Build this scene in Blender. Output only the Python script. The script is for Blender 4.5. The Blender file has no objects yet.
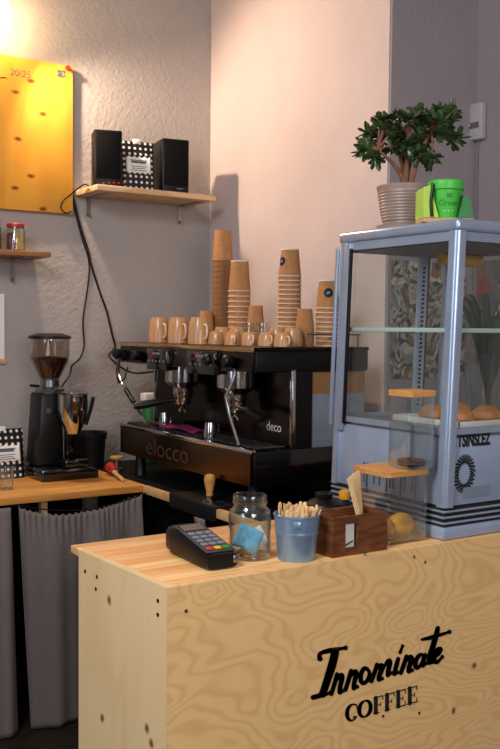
import bpy, bmesh, math, random
from mathutils import Vector, Matrix
R = random.Random(7)
S = bpy.context.scene
C = S.collection
PI = math.pi

# ------------------------------------------------------------------ camera geometry
F, CAMZ = 938.0, 1.54
YAW, PIT, ROL = math.radians(57.0), math.radians(2.85), math.radians(-.55)
CA, SA = math.cos(YAW), math.sin(YAW)
FWD = Vector((CA * math.cos(PIT), SA * math.cos(PIT), -math.sin(PIT)))
_r = Vector((SA, -CA, 0)); _u = Vector((CA * math.sin(PIT), SA * math.sin(PIT), math.cos(PIT)))
RGT = _r * math.cos(ROL) - _u * math.sin(ROL); UPV = _r * math.sin(ROL) + _u * math.cos(ROL)

def sight(px, py): return FWD + RGT * ((px - 250) / F) - UPV * ((py - 374.5) / F)
def onY(px, py, yv):            # where the sight line of a picture point meets the plane y = yv
    d = sight(px, py); return Vector((0, 0, CAMZ)) + d * (yv / d.y)
def onX(px, py, xv):
    d = sight(px, py); return Vector((0, 0, CAMZ)) + d * (xv / d.x)

cam = bpy.data.cameras.new('camera'); co = bpy.data.objects.new('camera', cam); C.objects.link(co)
cm = Matrix((RGT, UPV, -FWD)).transposed().to_4x4(); cm.translation = (0, 0, CAMZ); co.matrix_world = cm
cam.sensor_fit = 'HORIZONTAL'; cam.sensor_width = 36; cam.lens = F / 500 * 36; cam.clip_start = .05
S.camera = co
S.view_settings.view_transform = 'Standard'; S.view_settings.look = 'None'
S.view_settings.gamma = 1; S.view_settings.use_curve_mapping = False
S.view_settings.exposure = 0.2

# ------------------------------------------------------------------ materials
def lin(c):
    return tuple(((v / 255) / 12.92 if v / 255 <= .04045 else ((v / 255 + .055) / 1.055) ** 2.4) for v in c) + (1,)

class NT:
    def __init__(s, name):
        s.m = bpy.data.materials.new(name); s.m.use_nodes = True
        s.t = s.m.node_tree; s.n = s.t.nodes; s.l = s.t.links
        s.b = s.n['Principled BSDF']; s.out = s.n['Material Output']
    def add(s, typ, **kw):
        x = s.n.new(typ)
        for k, v in kw.items():
            if k.startswith('i_'): x.inputs[k[2:].replace('_', ' ')].default_value = v
            else: setattr(x, k, v)
        return x
    def link(s, a, b): s.l.new(a, b)
    def coords(s, scale=(1, 1, 1), rot=(0, 0, 0), loc=(0, 0, 0)):
        tc = s.add('ShaderNodeTexCoord'); mp = s.add('ShaderNodeMapping')
        mp.inputs['Scale'].default_value = scale; mp.inputs['Rotation'].default_value = rot; mp.inputs['Location'].default_value = loc
        s.link(tc.outputs['Object'], mp.inputs['Vector']); return mp.outputs['Vector']
    def math(s, op, a, b=None):
        x = s.add('ShaderNodeMath', operation=op)
        for i, v in enumerate((a, b)):
            if v is None: continue
            if isinstance(v, (int, float)): x.inputs[i].default_value = v
            else: s.link(v, x.inputs[i])
        return x.outputs[0]
    def mix(s, fac, a, b, blend='MIX'):
        x = s.add('ShaderNodeMix', data_type='RGBA', blend_type=blend)
        for idx, v in ((0, fac), (6, a), (7, b)):
            if isinstance(v, (int, float)): x.inputs[idx].default_value = v
            elif isinstance(v, tuple): x.inputs[idx].default_value = v
            else: s.link(v, x.inputs[idx])
        return x.outputs[2]
    def ramp(s, fac, stops):
        x = s.add('ShaderNodeValToRGB'); cr = x.color_ramp
        while len(cr.elements) < len(stops): cr.elements.new(.5)
        for e, (p, c) in zip(cr.elements, stops): e.position = p; e.color = c
        s.link(fac, x.inputs[0]); return x.outputs[0]
    def bump(s, h, strength, dist=.01):
        x = s.add('ShaderNodeBump'); x.inputs['Strength'].default_value = strength; x.inputs['Distance'].default_value = dist
        s.link(h, x.inputs['Height']); s.link(x.outputs[0], s.b.inputs['Normal'])

def plain(name, rgb, rough=.5, metal=0., noise=.06, nscale=30, spec=.5, coat=0., bump=0.):
    t = NT(name); v = t.coords()
    nz = t.add('ShaderNodeTexNoise', i_Scale=nscale, i_Detail=4.0); t.link(v, nz.inputs['Vector'])
    c = lin(rgb); lo = tuple(x * (1 - noise * 2) for x in c[:3]) + (1,); hi = tuple(min(1, x * (1 + noise * 2)) for x in c[:3]) + (1,)
    t.link(t.ramp(nz.outputs[0], [(.25, lo), (.75, hi)]), t.b.inputs['Base Color'])
    t.b.inputs['Roughness'].default_value = rough; t.b.inputs['Metallic'].default_value = metal
    t.b.inputs['Specular IOR Level'].default_value = spec; t.b.inputs['Coat Weight'].default_value = coat
    if bump: t.bump(nz.outputs[0], bump, .004)
    return t.m

def plaster(name, rgb, bscale=55, strength=.5, dist=.012):
    t = NT(name); v = t.coords()
    n1 = t.add('ShaderNodeTexNoise', i_Scale=bscale, i_Detail=3.0); t.link(v, n1.inputs['Vector'])
    n2 = t.add('ShaderNodeTexNoise', i_Scale=2.2, i_Detail=4.0); t.link(v, n2.inputs['Vector'])
    c = lin(rgb); lo = tuple(x * .93 for x in c[:3]) + (1,); hi = tuple(min(1, x * 1.06) for x in c[:3]) + (1,)
    t.link(t.ramp(n2.outputs[0], [(.3, lo), (.7, hi)]), t.b.inputs['Base Color'])
    t.b.inputs['Roughness'].default_value = .75; t.b.inputs['Specular IOR Level'].default_value = .25
    t.bump(n1.outputs[0], strength, dist)
    return t.m

def spots(t, col, pts, dark):
    """elliptical wood knots at object-space points: (x, y, z, rx, ry, rz)"""
    tc = t.add('ShaderNodeTexCoord')
    nz = t.add('ShaderNodeTexNoise', i_Scale=40.0); t.link(tc.outputs['Object'], nz.inputs['Vector'])
    for (x, y, z, rx, ry, rz) in pts:
        a = t.add('ShaderNodeVectorMath', operation='SUBTRACT'); t.link(tc.outputs['Object'], a.inputs[0]); a.inputs[1].default_value = (x, y, z)
        b = t.add('ShaderNodeVectorMath', operation='DIVIDE'); t.link(a.outputs[0], b.inputs[0]); b.inputs[1].default_value = (rx, ry, rz)
        d = t.add('ShaderNodeVectorMath', operation='LENGTH'); t.link(b.outputs[0], d.inputs[0])
        dd = t.math('ADD', d.outputs['Value'], t.math('MULTIPLY', t.math('SUBTRACT', nz.outputs[0], .5), .8))
        k = t.add('ShaderNodeMapRange'); t.link(dd, k.inputs['Value'])
        k.inputs['From Min'].default_value = 1.25; k.inputs['From Max'].default_value = .45
        col = t.mix(k.outputs[0], col, dark)
    return col

def wood(name, c1, c2, stretch=(1.2, 1.2, 6), rings=26, nscale=1.6, fine=(3, 60, 60), knots=(), dark=(90, 55, 25), rough=.55, amt=.75, finea=.25, sharp=1.8):
    t = NT(name)
    v = t.coords(stretch)
    n = t.add('ShaderNodeTexNoise', i_Scale=nscale, i_Detail=2.5, i_Distortion=.35); t.link(v, n.inputs['Vector'])
    r = t.math('MULTIPLY', t.math('ADD', t.math('SINE', t.math('MULTIPLY', n.outputs[0], rings * 2.0)), 1.0), .5)
    r = t.math('POWER', r, sharp)
    v2 = t.coords(fine)
    f = t.add('ShaderNodeTexNoise', i_Scale=2.0, i_Detail=5.0); t.link(v2, f.inputs['Vector'])
    col = t.mix(t.math('MULTIPLY', r, amt), lin(c1), lin(c2))
    col = t.mix(t.math('MULTIPLY', f.outputs[0], finea), col, lin(c2))
    if knots: col = spots(t, col, knots, lin(dark))
    t.link(col, t.b.inputs['Base Color']); t.b.inputs['Roughness'].default_value = rough
    t.b.inputs['Specular IOR Level'].default_value = .3
    return t.m

def lamella(name, c1, c2, c3, width=.42, row=.055, rot=0., rough=.45):
    t = NT(name); v = t.coords((1, 1, 1), (0, 0, rot))
    b = t.add('ShaderNodeTexBrick', offset=.37, offset_frequency=2)
    t.link(v, b.inputs['Vector'])
    b.inputs['Color1'].default_value = lin(c1); b.inputs['Color2'].default_value = lin(c2); b.inputs['Mortar'].default_value = lin(c2)
    for k, val in (('Scale', 1.), ('Mortar Size', .0012), ('Mortar Smooth', .2), ('Bias', -.1), ('Brick Width', width), ('Row Height', row)): b.inputs[k].default_value = val
    v2 = t.coords((2.5, 38, 38), (0, 0, rot))
    f = t.add('ShaderNodeTexNoise', i_Scale=1.6, i_Detail=4.0, i_Distortion=.6); t.link(v2, f.inputs['Vector'])
    col = t.mix(t.ramp(f.outputs[0], [(.42, (0, 0, 0, 1)), (.68, (.75, .75, .75, 1))]), b.outputs[0], lin(c3))
    t.link(col, t.b.inputs['Base Color']); t.b.inputs['Roughness'].default_value = rough; t.b.inputs['Specular IOR Level'].default_value = .35
    return t.m

def glass(name, tint=(235, 242, 240), refl=.9, rough=.02, extra=.03, base=.03):
    t = NT(name); t.n.remove(t.b)
    tr = t.add('ShaderNodeBsdfTransparent'); tr.inputs[0].default_value = lin(tint)
    gl = t.add('ShaderNodeBsdfGlossy'); gl.inputs['Roughness'].default_value = rough
    lw = t.add('ShaderNodeLayerWeight'); fc = t.math('ADD', t.math('MULTIPLY', t.math('POWER', lw.outputs['Facing'], 3.0), .75), base)
    nz = t.add('ShaderNodeTexNoise', i_Scale=9.0); t.link(t.coords(), nz.inputs['Vector'])
    k = t.math('ADD', t.math('MULTIPLY', fc, refl), t.math('MULTIPLY', nz.outputs[0], extra))
    mx = t.add('ShaderNodeMixShader'); t.link(k, mx.inputs[0]); t.link(tr.outputs[0], mx.inputs[1]); t.link(gl.outputs[0], mx.inputs[2])
    t.link(mx.outputs[0], t.out.inputs[0]); return t.m

def emit(name, rgb, strength):
    t = NT(name); t.b.inputs['Base Color'].default_value = lin(rgb)
    t.b.inputs['Emission Color'].default_value = lin(rgb); t.b.inputs['Emission Strength'].default_value = strength
    return t.m

def dotted(name, base, dot, pitch=.026, r=.24):
    t = NT(name); v = t.coords((1 / pitch, 1 / pitch, 1 / pitch))
    sp = t.add('ShaderNodeSeparateXYZ'); t.link(v, sp.inputs[0])
    fx = t.math('SUBTRACT', t.math('FRACT', sp.outputs[0]), .5); fz = t.math('SUBTRACT', t.math('FRACT', sp.outputs[2]), .5)
    d = t.math('SQRT', t.math('ADD', t.math('MULTIPLY', fx, fx), t.math('MULTIPLY', fz, fz)))
    k = t.math('LESS_THAN', d, r)
    t.link(t.mix(k, lin(base), lin(dot)), t.b.inputs['Base Color']); t.b.inputs['Roughness'].default_value = .45
    return t.m

def collage(name, cols, scale=14):
    t = NT(name); v = t.coords()
    n = t.add('ShaderNodeTexNoise', i_Scale=6.0, i_Detail=2.0); t.link(v, n.inputs['Vector'])
    vo = t.add('ShaderNodeTexVoronoi', i_Scale=scale); 
    a = t.add('ShaderNodeVectorMath', operation='ADD'); t.link(v, a.inputs[0])
    sc = t.add('ShaderNodeVectorMath', operation='SCALE'); t.link(n.outputs['Color'], sc.inputs[0]); sc.inputs['Scale'].default_value = .25
    t.link(sc.outputs[0], a.inputs[1]); t.link(a.outputs[0], vo.inputs['Vector'])
    sp = t.add('ShaderNodeSeparateColor'); t.link(vo.outputs['Color'], sp.inputs[0])
    st = [(i / len(cols), lin(c)) for i, c in enumerate(cols)]
    col = t.ramp(sp.outputs[0], st); col.node.color_ramp.interpolation = 'CONSTANT'
    n3 = t.add('ShaderNodeTexNoise', i_Scale=30.0, i_Detail=3.0); t.link(v, n3.inputs['Vector'])
    col = t.mix(t.math('MULTIPLY', n3.outputs[0], .6), col, lin((60, 52, 45)))
    t.link(col, t.b.inputs['Base Color']); t.b.inputs['Roughness'].default_value = .5
    return t.m

def ribbed_cloth(name, rgb):
    t = NT(name); v = t.coords((220, 220, 220))
    n = t.add('ShaderNodeTexNoise', i_Scale=1.0, i_Detail=3.0); t.link(v, n.inputs['Vector'])
    c = lin(rgb)
    t.link(t.ramp(n.outputs[0], [(.3, tuple(x * .85 for x in c[:3]) + (1,)), (.7, tuple(x * 1.1 for x in c[:3]) + (1,))]), t.b.inputs['Base Color'])
    t.b.inputs['Roughness'].default_value = .95; t.b.inputs['Specular IOR Level'].default_value = .1
    t.bump(n.outputs[0], .3, .003); return t.m

M = dict(
    wall_back=plaster('grey plaster', (170, 162, 156), 60, .5, .008),
    wall_right=plaster('pale plaster', (206, 190, 186), 70, .2, .004),
    wall_niche=plaster('mauve grey plaster', (150, 140, 142), 60, .3, .008),
    room=plaster('room plaster', (150, 140, 130), 40, .2),
    floor=lamella('floor boards', (52, 42, 34), (44, 35, 28), (36, 28, 22), 1.2, .12),
    ceiling=plaster('ceiling paint', (190, 182, 172), 40, .2),
    board=wood('pine board', (232, 168, 62), (216, 142, 40), (2.0, 1, .5), 16, 2.0, (4, 60, 60), amt=.45, dark=(120, 60, 20),
               knots=[tuple(onY(px, py, 4.058) - Vector((.7, 4.07, 2.05))) + (.018, .05, .010) for px, py in ((16, 92), (43, 114), (18, 139), (31, 176), (15, 188), (43, 209), (31, 81))]),
    shelf_wood=wood('shelf pine', (224, 190, 146), (196, 154, 106), (1, 6, 6), 18, 2.0),
    shelf_brown=wood('shelf oak', (160, 112, 74), (128, 84, 52), (1, 6, 6), 18, 2.0),
    ply_front=wood('birch plywood front', (240, 198, 136), (198, 144, 82), (1.2, 1, 3.0), 95, 1.5, (5, 50, 50), amt=.34, sharp=2.6,
                   knots=[tuple(onY(452, 711, 1.7) - Vector((.899, 1.7, 0))) + (.008, .05, .012), tuple(onY(473, 666, 1.7) - Vector((.899, 1.7, 0))) + (.010, .05, .010)], dark=(112, 74, 44)),
    ply_side=wood('birch plywood side', (232, 202, 152), (214, 176, 120), (1, 2.2, .7), 12, 1.8, (50, 50, 4), amt=.4, finea=.3,
                  knots=[tuple(onX(px, py, .89) - Vector((.904, 1.7, 0))) + (.06, .010, .012) for px, py in ((110, 600), (104, 718), (143, 729), (147, 745))], dark=(120, 78, 40)),
    top_wood=lamella('glued beech top', (232, 190, 132), (214, 150, 84), (206, 136, 72), .45, .052),
    work_wood=lamella('glued pine worktop', (224, 168, 92), (206, 140, 66), (180, 112, 48), .6, .075),
    pale_wood=wood('pale wood', (220, 178, 122), (196, 150, 96), (3, 3, 3), 10, 3.0),
    stir=wood('birch stick', (236, 202, 150), (214, 172, 116), (8, 8, 8), 8, 3.0, amt=.5),
    lid_wood=wood('bamboo lid', (206, 150, 86), (180, 120, 60), (2, 12, 12), 10, 3.0),
    walnut=wood('dark walnut', (116, 68, 36), (82, 44, 22), (1.5, 1.5, 8), 14, 4.0, amt=.8, rough=.45),
    black=plain('black plastic', (5, 5, 6), .42, 0, .1, 40, .35),
    black_gloss=plain('glossy black', (7, 7, 8), .12, 0, .1, 20, .6, .4),
    black_matte=plain('matt black', (6, 6, 6), .7, 0, .1, 60, .15),
    rubber=plain('black rubber', (12, 12, 13), .6, 0, .1, 80, .3, bump=.1),
    dark_steel=plain('dark steel', (58, 49, 43), .22, 1., .08, 20),
    bronze=plain('steel with bronze reflection', (96, 74, 54), .22, 1., .1, 16),  # bronze tone stands for a reflection, spread over the whole panel
    gold_highlight=plain('bright brass trim', (214, 178, 130), .2, 1., .05, 20),  # golden highlight of the machine's chrome edge, put into the colour
    chrome=plain('chrome', (206, 204, 202), .1, 1., .03, 30),
    steel=plain('brushed steel', (150, 150, 152), .3, 1., .05, 60),
    alu=plain('silver grey enamel', (164, 178, 198), .28, .55, .04, 14),
    alu_panel=plain('pale grey enamel panel', (150, 164, 186), .38, .2, .04, 10),
    slot=plain('dark slot', (14, 14, 16), .8),
    glass=glass('clear pane', (249, 252, 252), .8, .02, .03),
    jar=glass('jar glass', (250, 253, 252), 2.2, .10, .05, .035),
    smoke=glass('smoky hopper glass', (236, 230, 226), .9, .03, .05),
    shelf_glass=plain('frosted green glass edge', (190, 206, 196), .2, 0, .03, 20),
    kraft=plain('kraft paper', (180, 130, 84), .8, 0, .07, 50, .2),
    kraft_dark=plain('brown kraft paper', (142, 100, 68), .85, 0, .07, 60, .2),
    white=plain('white paper', (236, 230, 222), .7, 0, .02, 20, .3),
    rimw=plain('white paper rim', (222, 204, 182), .7, 0, .03, 40, .3),
    tan_cup=plain('tan glaze', (196, 146, 100), .25, 0, .06, 25, .5),
    tan_in=plain('cream glaze', (232, 204, 170), .25, 0, .04, 25, .5),
    red=plain('red plastic', (186, 34, 26), .4, 0, .05),
    yellow=plain('yellow fruit', (222, 160, 44), .55, 0, .12, 30, .4, bump=.4),
    pickle=plain('yellow preserve', (206, 166, 30), .4, 0, .2, 40),
    spice=plain('brown spice', (120, 66, 34), .8, 0, .3, 90, bump=.3),
    beans=plain('coffee beans', (58, 28, 18), .45, 0, .4, 90, .5, bump=.8),
    bucket=plain('galvanised blue grey', (138, 166, 194), .34, .6, .05, 18),
    curtain=ribbed_cloth('grey curtain cloth', (120, 111, 106)),
    towel=ribbed_cloth('grey towel', (120, 112, 108)),
    purple=ribbed_cloth('plum cloth', (120, 40, 84)),
    terra=plain('taupe ceramic', (150, 128, 118), .4, 0, .05, 20),
    soil=plain('soil', (44, 32, 24), .95, 0, .2, 60, bump=.6),
    stem=plain('jade bark', (124, 82, 62), .8, 0, .15, 60, bump=.4),
    leaf=plain('jade leaf', (48, 70, 32), .32, 0, .22, 22, .5),
    leaf_dark=plain('long leaf', (44, 74, 46), .4, 0, .2, 18, .5),
    leaf_red=plain('reddish leaf', (150, 70, 60), .5, 0, .2, 18, .5),
    green=plain('bright green plastic', (74, 186, 62), .4, 0, .04, 20),
    green_dark=plain('green print', (30, 110, 50), .5),
    lime=plain('lime card', (168, 206, 72), .6, 0, .06, 12),
    card=plain('card board', (196, 150, 110), .8, 0, .05, 30),
    grey_plastic=plain('grey plastic', (92, 92, 98), .45, 0, .04),
    key=plain('key plastic', (118, 122, 132), .5, 0, .03),
    key_y=plain('yellow key', (226, 176, 40), .5), key_g=plain('green key', (40, 140, 70), .5), key_r=plain('red key', (200, 50, 44), .5),
    screen=plain('dark screen', (40, 38, 38), .15),
    paper_blue=plain('blue banknote', (110, 176, 206), .7, 0, .2, 30),
    coin=plain('coin', (190, 140, 84), .3, 1.),
    intercom=plain('grey white plastic', (172, 168, 168), .45, 0, .03),
    ink=plain('black ink', (14, 12, 12), .7),
    ink_grey=plain('grey ink', (84, 88, 98), .7),
    bronze_ink=plain('dim bronze letters', (74, 54, 32), .5, .3),
    blue=plain('pale blue print', (90, 150, 190), .6),
    tube=plain('amber tube cover', (206, 150, 40), .35),
    bun=plain('baked crust', (186, 118, 60), .55, 0, .15, 30, bump=.2),
    grey_cover=plain('grey blue cover', (132, 140, 152), .6, 0, .04),
    dark_face=plain('dark grey face', (52, 52, 56), .45),
    cord_grey=plain('grey cord', (118, 112, 116), .6),
    plate=plain('faint data plate', (128, 140, 156), .5, .2, .03),
    tan_reflection=plain('tan reflection', (150, 108, 68), .5, 0, .06),
    dots=dotted('black polka dot paper', (14, 13, 14), (226, 222, 220)),
    collage=collage('paper collage', [(176, 168, 150), (120, 112, 100), (198, 190, 172), (96, 84, 74), (150, 104, 74), (140, 150, 142), (214, 208, 194), (60, 56, 54), (190, 180, 160)], 48),
    collage_red=collage('red paper collage', [(140, 128, 122), (170, 92, 78), (120, 112, 110), (180, 164, 150), (96, 90, 92), (150, 120, 108)], 22),
    bulb=emit('glowing bulb', (255, 214, 160), 1.0),
)

# ------------------------------------------------------------------ mesh helpers
class MB:
    def __init__(s): s.bm = bmesh.new(); s.mi = 0
    def _merge(s, tb, mat=None):
        if mat is not None: bmesh.ops.transform(tb, matrix=mat, verts=tb.verts)
        for f in tb.faces: f.material_index = s.mi
        me = bpy.data.meshes.new('tmp'); tb.to_mesh(me); tb.free(); s.bm.from_mesh(me); bpy.data.meshes.remove(me)
        return s
    def box(s, x0, x1, y0, y1, z0, z1, bev=0., seg=2, mat=None):
        tb = bmesh.new(); bmesh.ops.create_cube(tb, size=1)
        bmesh.ops.scale(tb, vec=(x1 - x0, y1 - y0, z1 - z0), verts=tb.verts)
        if bev: bmesh.ops.bevel(tb, geom=list(tb.edges), offset=bev, segments=seg, affect='EDGES', profile=.5)
        bmesh.ops.translate(tb, vec=((x0 + x1) / 2, (y0 + y1) / 2, (z0 + z1) / 2), verts=tb.verts)
        return s._merge(tb, mat)
    def lathe(s, prof, seg=32, c=(0, 0, 0), mat=None, close=False):
        tb = bmesh.new(); rings = []
        for r, z in prof:
            if r < 1e-6: rings.append([tb.verts.new((c[0], c[1], c[2] + z))])
            else: rings.append([tb.verts.new((c[0] + r * math.cos(2 * PI * k / seg), c[1] + r * math.sin(2 * PI * k / seg), c[2] + z)) for k in range(seg)])
        pairs = list(zip(rings, rings[1:])) + ([(rings[-1], rings[0])] if close else [])
        for a, b in pairs:
            for k in range(seg):
                k2 = (k + 1) % seg
                if len(a) == 1 and len(b) == 1: continue
                if len(a) == 1: tb.faces.new((a[0], b[k2], b[k]))
                elif len(b) == 1: tb.faces.new((a[k], a[k2], b[0]))
                else: tb.faces.new((a[k], a[k2], b[k2], b[k]))
        bmesh.ops.recalc_face_normals(tb, faces=tb.faces)
        return s._merge(tb, mat)
    def tube(s, pts, r, seg=8, cap=True):
        pts = [Vector(p) for p in pts]; n = len(pts)
        rad = r if isinstance(r, (list, tuple)) else [r] * n
        tb = bmesh.new(); prev = None; up = Vector((0, 0, 1)); rings = []
        for i, p in enumerate(pts):
            t = (pts[min(i + 1, n - 1)] - pts[max(i - 1, 0)]).normalized()
            if prev is None:
                a = t.cross(up if abs(t.z) < .9 else Vector((1, 0, 0))).normalized()
            else:
                a = (prev - t * prev.dot(t)).normalized()
            b = t.cross(a).normalized(); prev = a
            rings.append([tb.verts.new(p + (a * math.cos(2 * PI * k / seg) + b * math.sin(2 * PI * k / seg)) * rad[i]) for k in range(seg)])
        for A, B in zip(rings, rings[1:]):
            for k in range(seg): tb.faces.new((A[k], A[(k + 1) % seg], B[(k + 1) % seg], B[k]))
        if cap: tb.faces.new(rings[0][::-1]); tb.faces.new(rings[-1])
        bmesh.ops.recalc_face_normals(tb, faces=tb.faces)
        return s._merge(tb)
    def cyl(s, p0, p1, r0, r1=None, seg=20): return s.tube([p0, p1], [r0, r0 if r1 is None else r1], seg)
    def ball(s, c, r, sc=(1, 1, 1), seg=16, rings=10, mat=None):
        tb = bmesh.new(); bmesh.ops.create_uvsphere(tb, u_segments=seg, v_segments=rings, radius=r)
        bmesh.ops.scale(tb, vec=sc, verts=tb.verts)
        if mat is not None: bmesh.ops.transform(tb, matrix=mat, verts=tb.verts)
        bmesh.ops.translate(tb, vec=c, verts=tb.verts); return s._merge(tb)
    def prism(s, poly, axis, a, b, bev=0.):
        """polygon in the two other axes, extruded along axis from a to b"""
        tb = bmesh.new()
        def mk(u, v, w): return {'x': (w, u, v), 'y': (u, w, v), 'z': (u, v, w)}[axis]
        A = [tb.verts.new(mk(u, v, a)) for u, v in poly]; B = [tb.verts.new(mk(u, v, b)) for u, v in poly]
        tb.faces.new(A); tb.faces.new(B[::-1]); n = len(poly)
        for k in range(n): tb.faces.new((A[k], B[k], B[(k + 1) % n], A[(k + 1) % n]))
        bmesh.ops.recalc_face_normals(tb, faces=tb.faces)
        if bev: bmesh.ops.bevel(tb, geom=list(tb.edges), offset=bev, segments=2, affect='EDGES', profile=.5)
        return s._merge(tb)
    def poly(s, pts):
        vs = [s.bm.verts.new(p) for p in pts]; f = s.bm.faces.new(vs); f.material_index = s.mi; return s
    def grid(s, rows):
        V = [[s.bm.verts.new(p) for p in r] for r in rows]
        for a, b in zip(V, V[1:]):
            for k in range(len(a) - 1): s.bm.faces.new((a[k], a[k + 1], b[k + 1], b[k]))
        return s
    def move(s, m): bmesh.ops.transform(s.bm, matrix=m, verts=s.bm.verts); return s
    def build(s, name, mats, parent=None, loc=(0, 0, 0), rz=0., smooth=35, solid=0.):
        me = bpy.data.meshes.new(name); s.bm.to_mesh(me); s.bm.free()
        for m in (mats if isinstance(mats, (list, tuple)) else [mats]): me.materials.append(M[m] if isinstance(m, str) else m)
        if smooth:
            for p in me.polygons: p.use_smooth = True
            me.set_sharp_from_angle(angle=math.radians(smooth))
        o = bpy.data.objects.new(name, me); C.objects.link(o)
        o.location = loc; o.rotation_euler = (0, 0, rz)
        if parent is not None: o.parent = parent
        if solid:
            md = o.modifiers.new('thickness', 'SOLIDIFY'); md.thickness = solid; md.offset = 0
        return o

def tag(o, label, cat, group=None):
    o['label'] = label; o['category'] = cat
    if group: o['group'] = group
    return o
def thing(name, label, cat, loc=(0, 0, 0), rz=0., group=None):
    o = bpy.data.objects.new(name, None); C.objects.link(o); o.empty_display_size = .05
    o.location = loc; o.rotation_euler = (0, 0, rz); return tag(o, label, cat, group)
def struct(o): o['kind'] = 'structure'; return o
def dup(root, loc, label, rz=None, group=None):
    r = root.copy(); C.objects.link(r); r.location = loc; r['label'] = label
    if rz is not None: r.rotation_euler = (0, 0, rz)
    if group: r['group'] = group
    for ch in list(root.children):
        c = ch.copy(); C.objects.link(c); c.parent = r
        for g in list(ch.children):
            d = g.copy(); C.objects.link(d); d.parent = c
    return r
ORD = 'topmost second third fourth fifth sixth seventh eighth ninth tenth eleventh twelfth thirteenth fourteenth fifteenth sixteenth seventeenth eighteenth nineteenth twentieth'.split()

def font_mesh(text, size, origin, u, v, name, mat, parent=None, align='LEFT', depth=0., xs=1., bold=0.):
    """built-in lettering laid on a plane spanned by u (reading direction) and v (up)"""
    cu = bpy.data.curves.new('t', 'FONT'); cu.body = text; cu.size = size; cu.align_x = align; cu.extrude = depth; cu.offset = bold
    o = bpy.data.objects.new('t', cu); C.objects.link(o); bpy.context.view_layer.update()
    me = bpy.data.meshes.new_from_object(o.evaluated_get(bpy.context.evaluated_depsgraph_get()))
    bpy.data.objects.remove(o); bpy.data.curves.remove(cu)
    me.transform(Matrix.Diagonal((xs, 1, 1, 1)))
    u = Vector(u).normalized(); v = Vector(v).normalized(); n = u.cross(v)
    mat4 = Matrix((u, v, n)).transposed().to_4x4(); mat4.translation = Vector(origin)
    me.transform(mat4); me.name = name; me.materials.clear(); me.materials.append(M[mat])
    ob = bpy.data.objects.new(name, me); C.objects.link(ob)
    if parent is not None: ob.parent = parent
    return ob

def brush(mb, pts, w, put, lift):
    """a flat pen stroke: pts in lettering space, w width(s); put() maps to the surface"""
    n = len(pts); ws = w if isinstance(w, (list, tuple)) else [w] * n
    L, Rr = [], []
    for i, p in enumerate(pts):
        a = pts[max(i - 1, 0)]; b = pts[min(i + 1, n - 1)]
        dx, dy = b[0] - a[0], b[1] - a[1]; l = math.hypot(dx, dy) or 1
        nx, ny = -dy / l, dx / l; h = ws[i] / 2
        L.append((p[0] + nx * h, p[1] + ny * h)); Rr.append((p[0] - nx * h, p[1] - ny * h))
    for i in range(n - 1):
        mb.poly([put(*q, lift) for q in (L[i], L[i + 1], Rr[i + 1], Rr[i])])
    for i in range(n):
        h = ws[i] / 2
        mb.poly([put(p[0], p[1], lift) for p in [(pts[i][0] + h * math.cos(2 * PI * k / 10), pts[i][1] + h * math.sin(2 * PI * k / 10)) for k in range(10)]])

def smoothpts(p, n=5):
    out = []
    for i in range(len(p) - 1):
        p0, p1, p2, p3 = p[max(i - 1, 0)], p[i], p[i + 1], p[min(i + 2, len(p) - 1)]
        for k in range(n):
            t = k / n
            out.append(tuple(.5 * (2 * b + (c - a) * t + (2 * a - 5 * b + 4 * c - d) * t * t + (3 * b - a - 3 * c + d) * t ** 3) for a, b, c, d in zip(p0, p1, p2, p3)))
    out.append(tuple(p[-1])); return out

# ------------------------------------------------------------------ the room
YB, XR, YN, XN = 4.09, 2.407, 2.757, 2.868       # back wall, right wall, niche return, niche wall
ZC, X0, Y0 = 3.3, -2.6, -2.4
struct(MB().box(X0, XN + .2, Y0, YB + .15, -.1, 0).build('floor', 'floor', smooth=0))
struct(MB().box(X0, XN + .2, Y0, YB + .15, ZC, ZC + .1).build('ceiling', 'ceiling', smooth=0))
struct(MB().box(X0, XR, YB, YB + .15, 0, ZC).build('wall_back', 'wall_back', smooth=0))
struct(MB().box(XR, XN + .2, YN, YB + .15, 0, ZC).build('wall_right', ['wall_right'], smooth=0))
struct(MB().box(XN, XN + .2, Y0, YN, 0, ZC).build('wall_niche', 'wall_niche', smooth=0))
struct(MB().box(XR + .003, XN, YN - .012, YN, 0, ZC).build('wall_return', 'wall_niche', smooth=0))
struct(MB().box(X0 - .15, X0, Y0, YB + .15, 0, ZC).build('wall_left', 'room', smooth=0))
struct(MB().box(X0 - .15, XN + .2, Y0 - .15, Y0, 0, ZC).build('wall_front', 'room', smooth=0))

# ------------------------------------------------------------------ lights
def area(name, loc, target, sx, sy, power, rgb):
    l = bpy.data.lights.new(name, 'AREA'); l.shape = 'RECTANGLE'; l.size = sx; l.size_y = sy; l.energy = power; l.color = lin(rgb)[:3]
    o = bpy.data.objects.new(name, l); C.objects.link(o); o.location = loc
    o.rotation_euler = (Vector(target) - Vector(loc)).to_track_quat('-Z', 'Y').to_euler(); return o
area('daylight_side_window', (-2.5, .9, 1.9), (1.5, 1.9, 1.2), 1.6, 1.5, 34, (206, 224, 255))
area('daylight_front_window', (.6, -2.3, 2.0), (1.6, 2.5, 1.2), 2.2, 1.5, 84, (240, 238, 242))
area('ceiling_panel', (-.5, 1.0, 2.95), (1.3, 1.8, .8), .7, .7, 50, (244, 240, 240))
w = bpy.data.worlds.new('world'); S.world = w; w.use_nodes = True
w.node_tree.nodes['Background'].inputs[0].default_value = (.05, .05, .06, 1)

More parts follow.
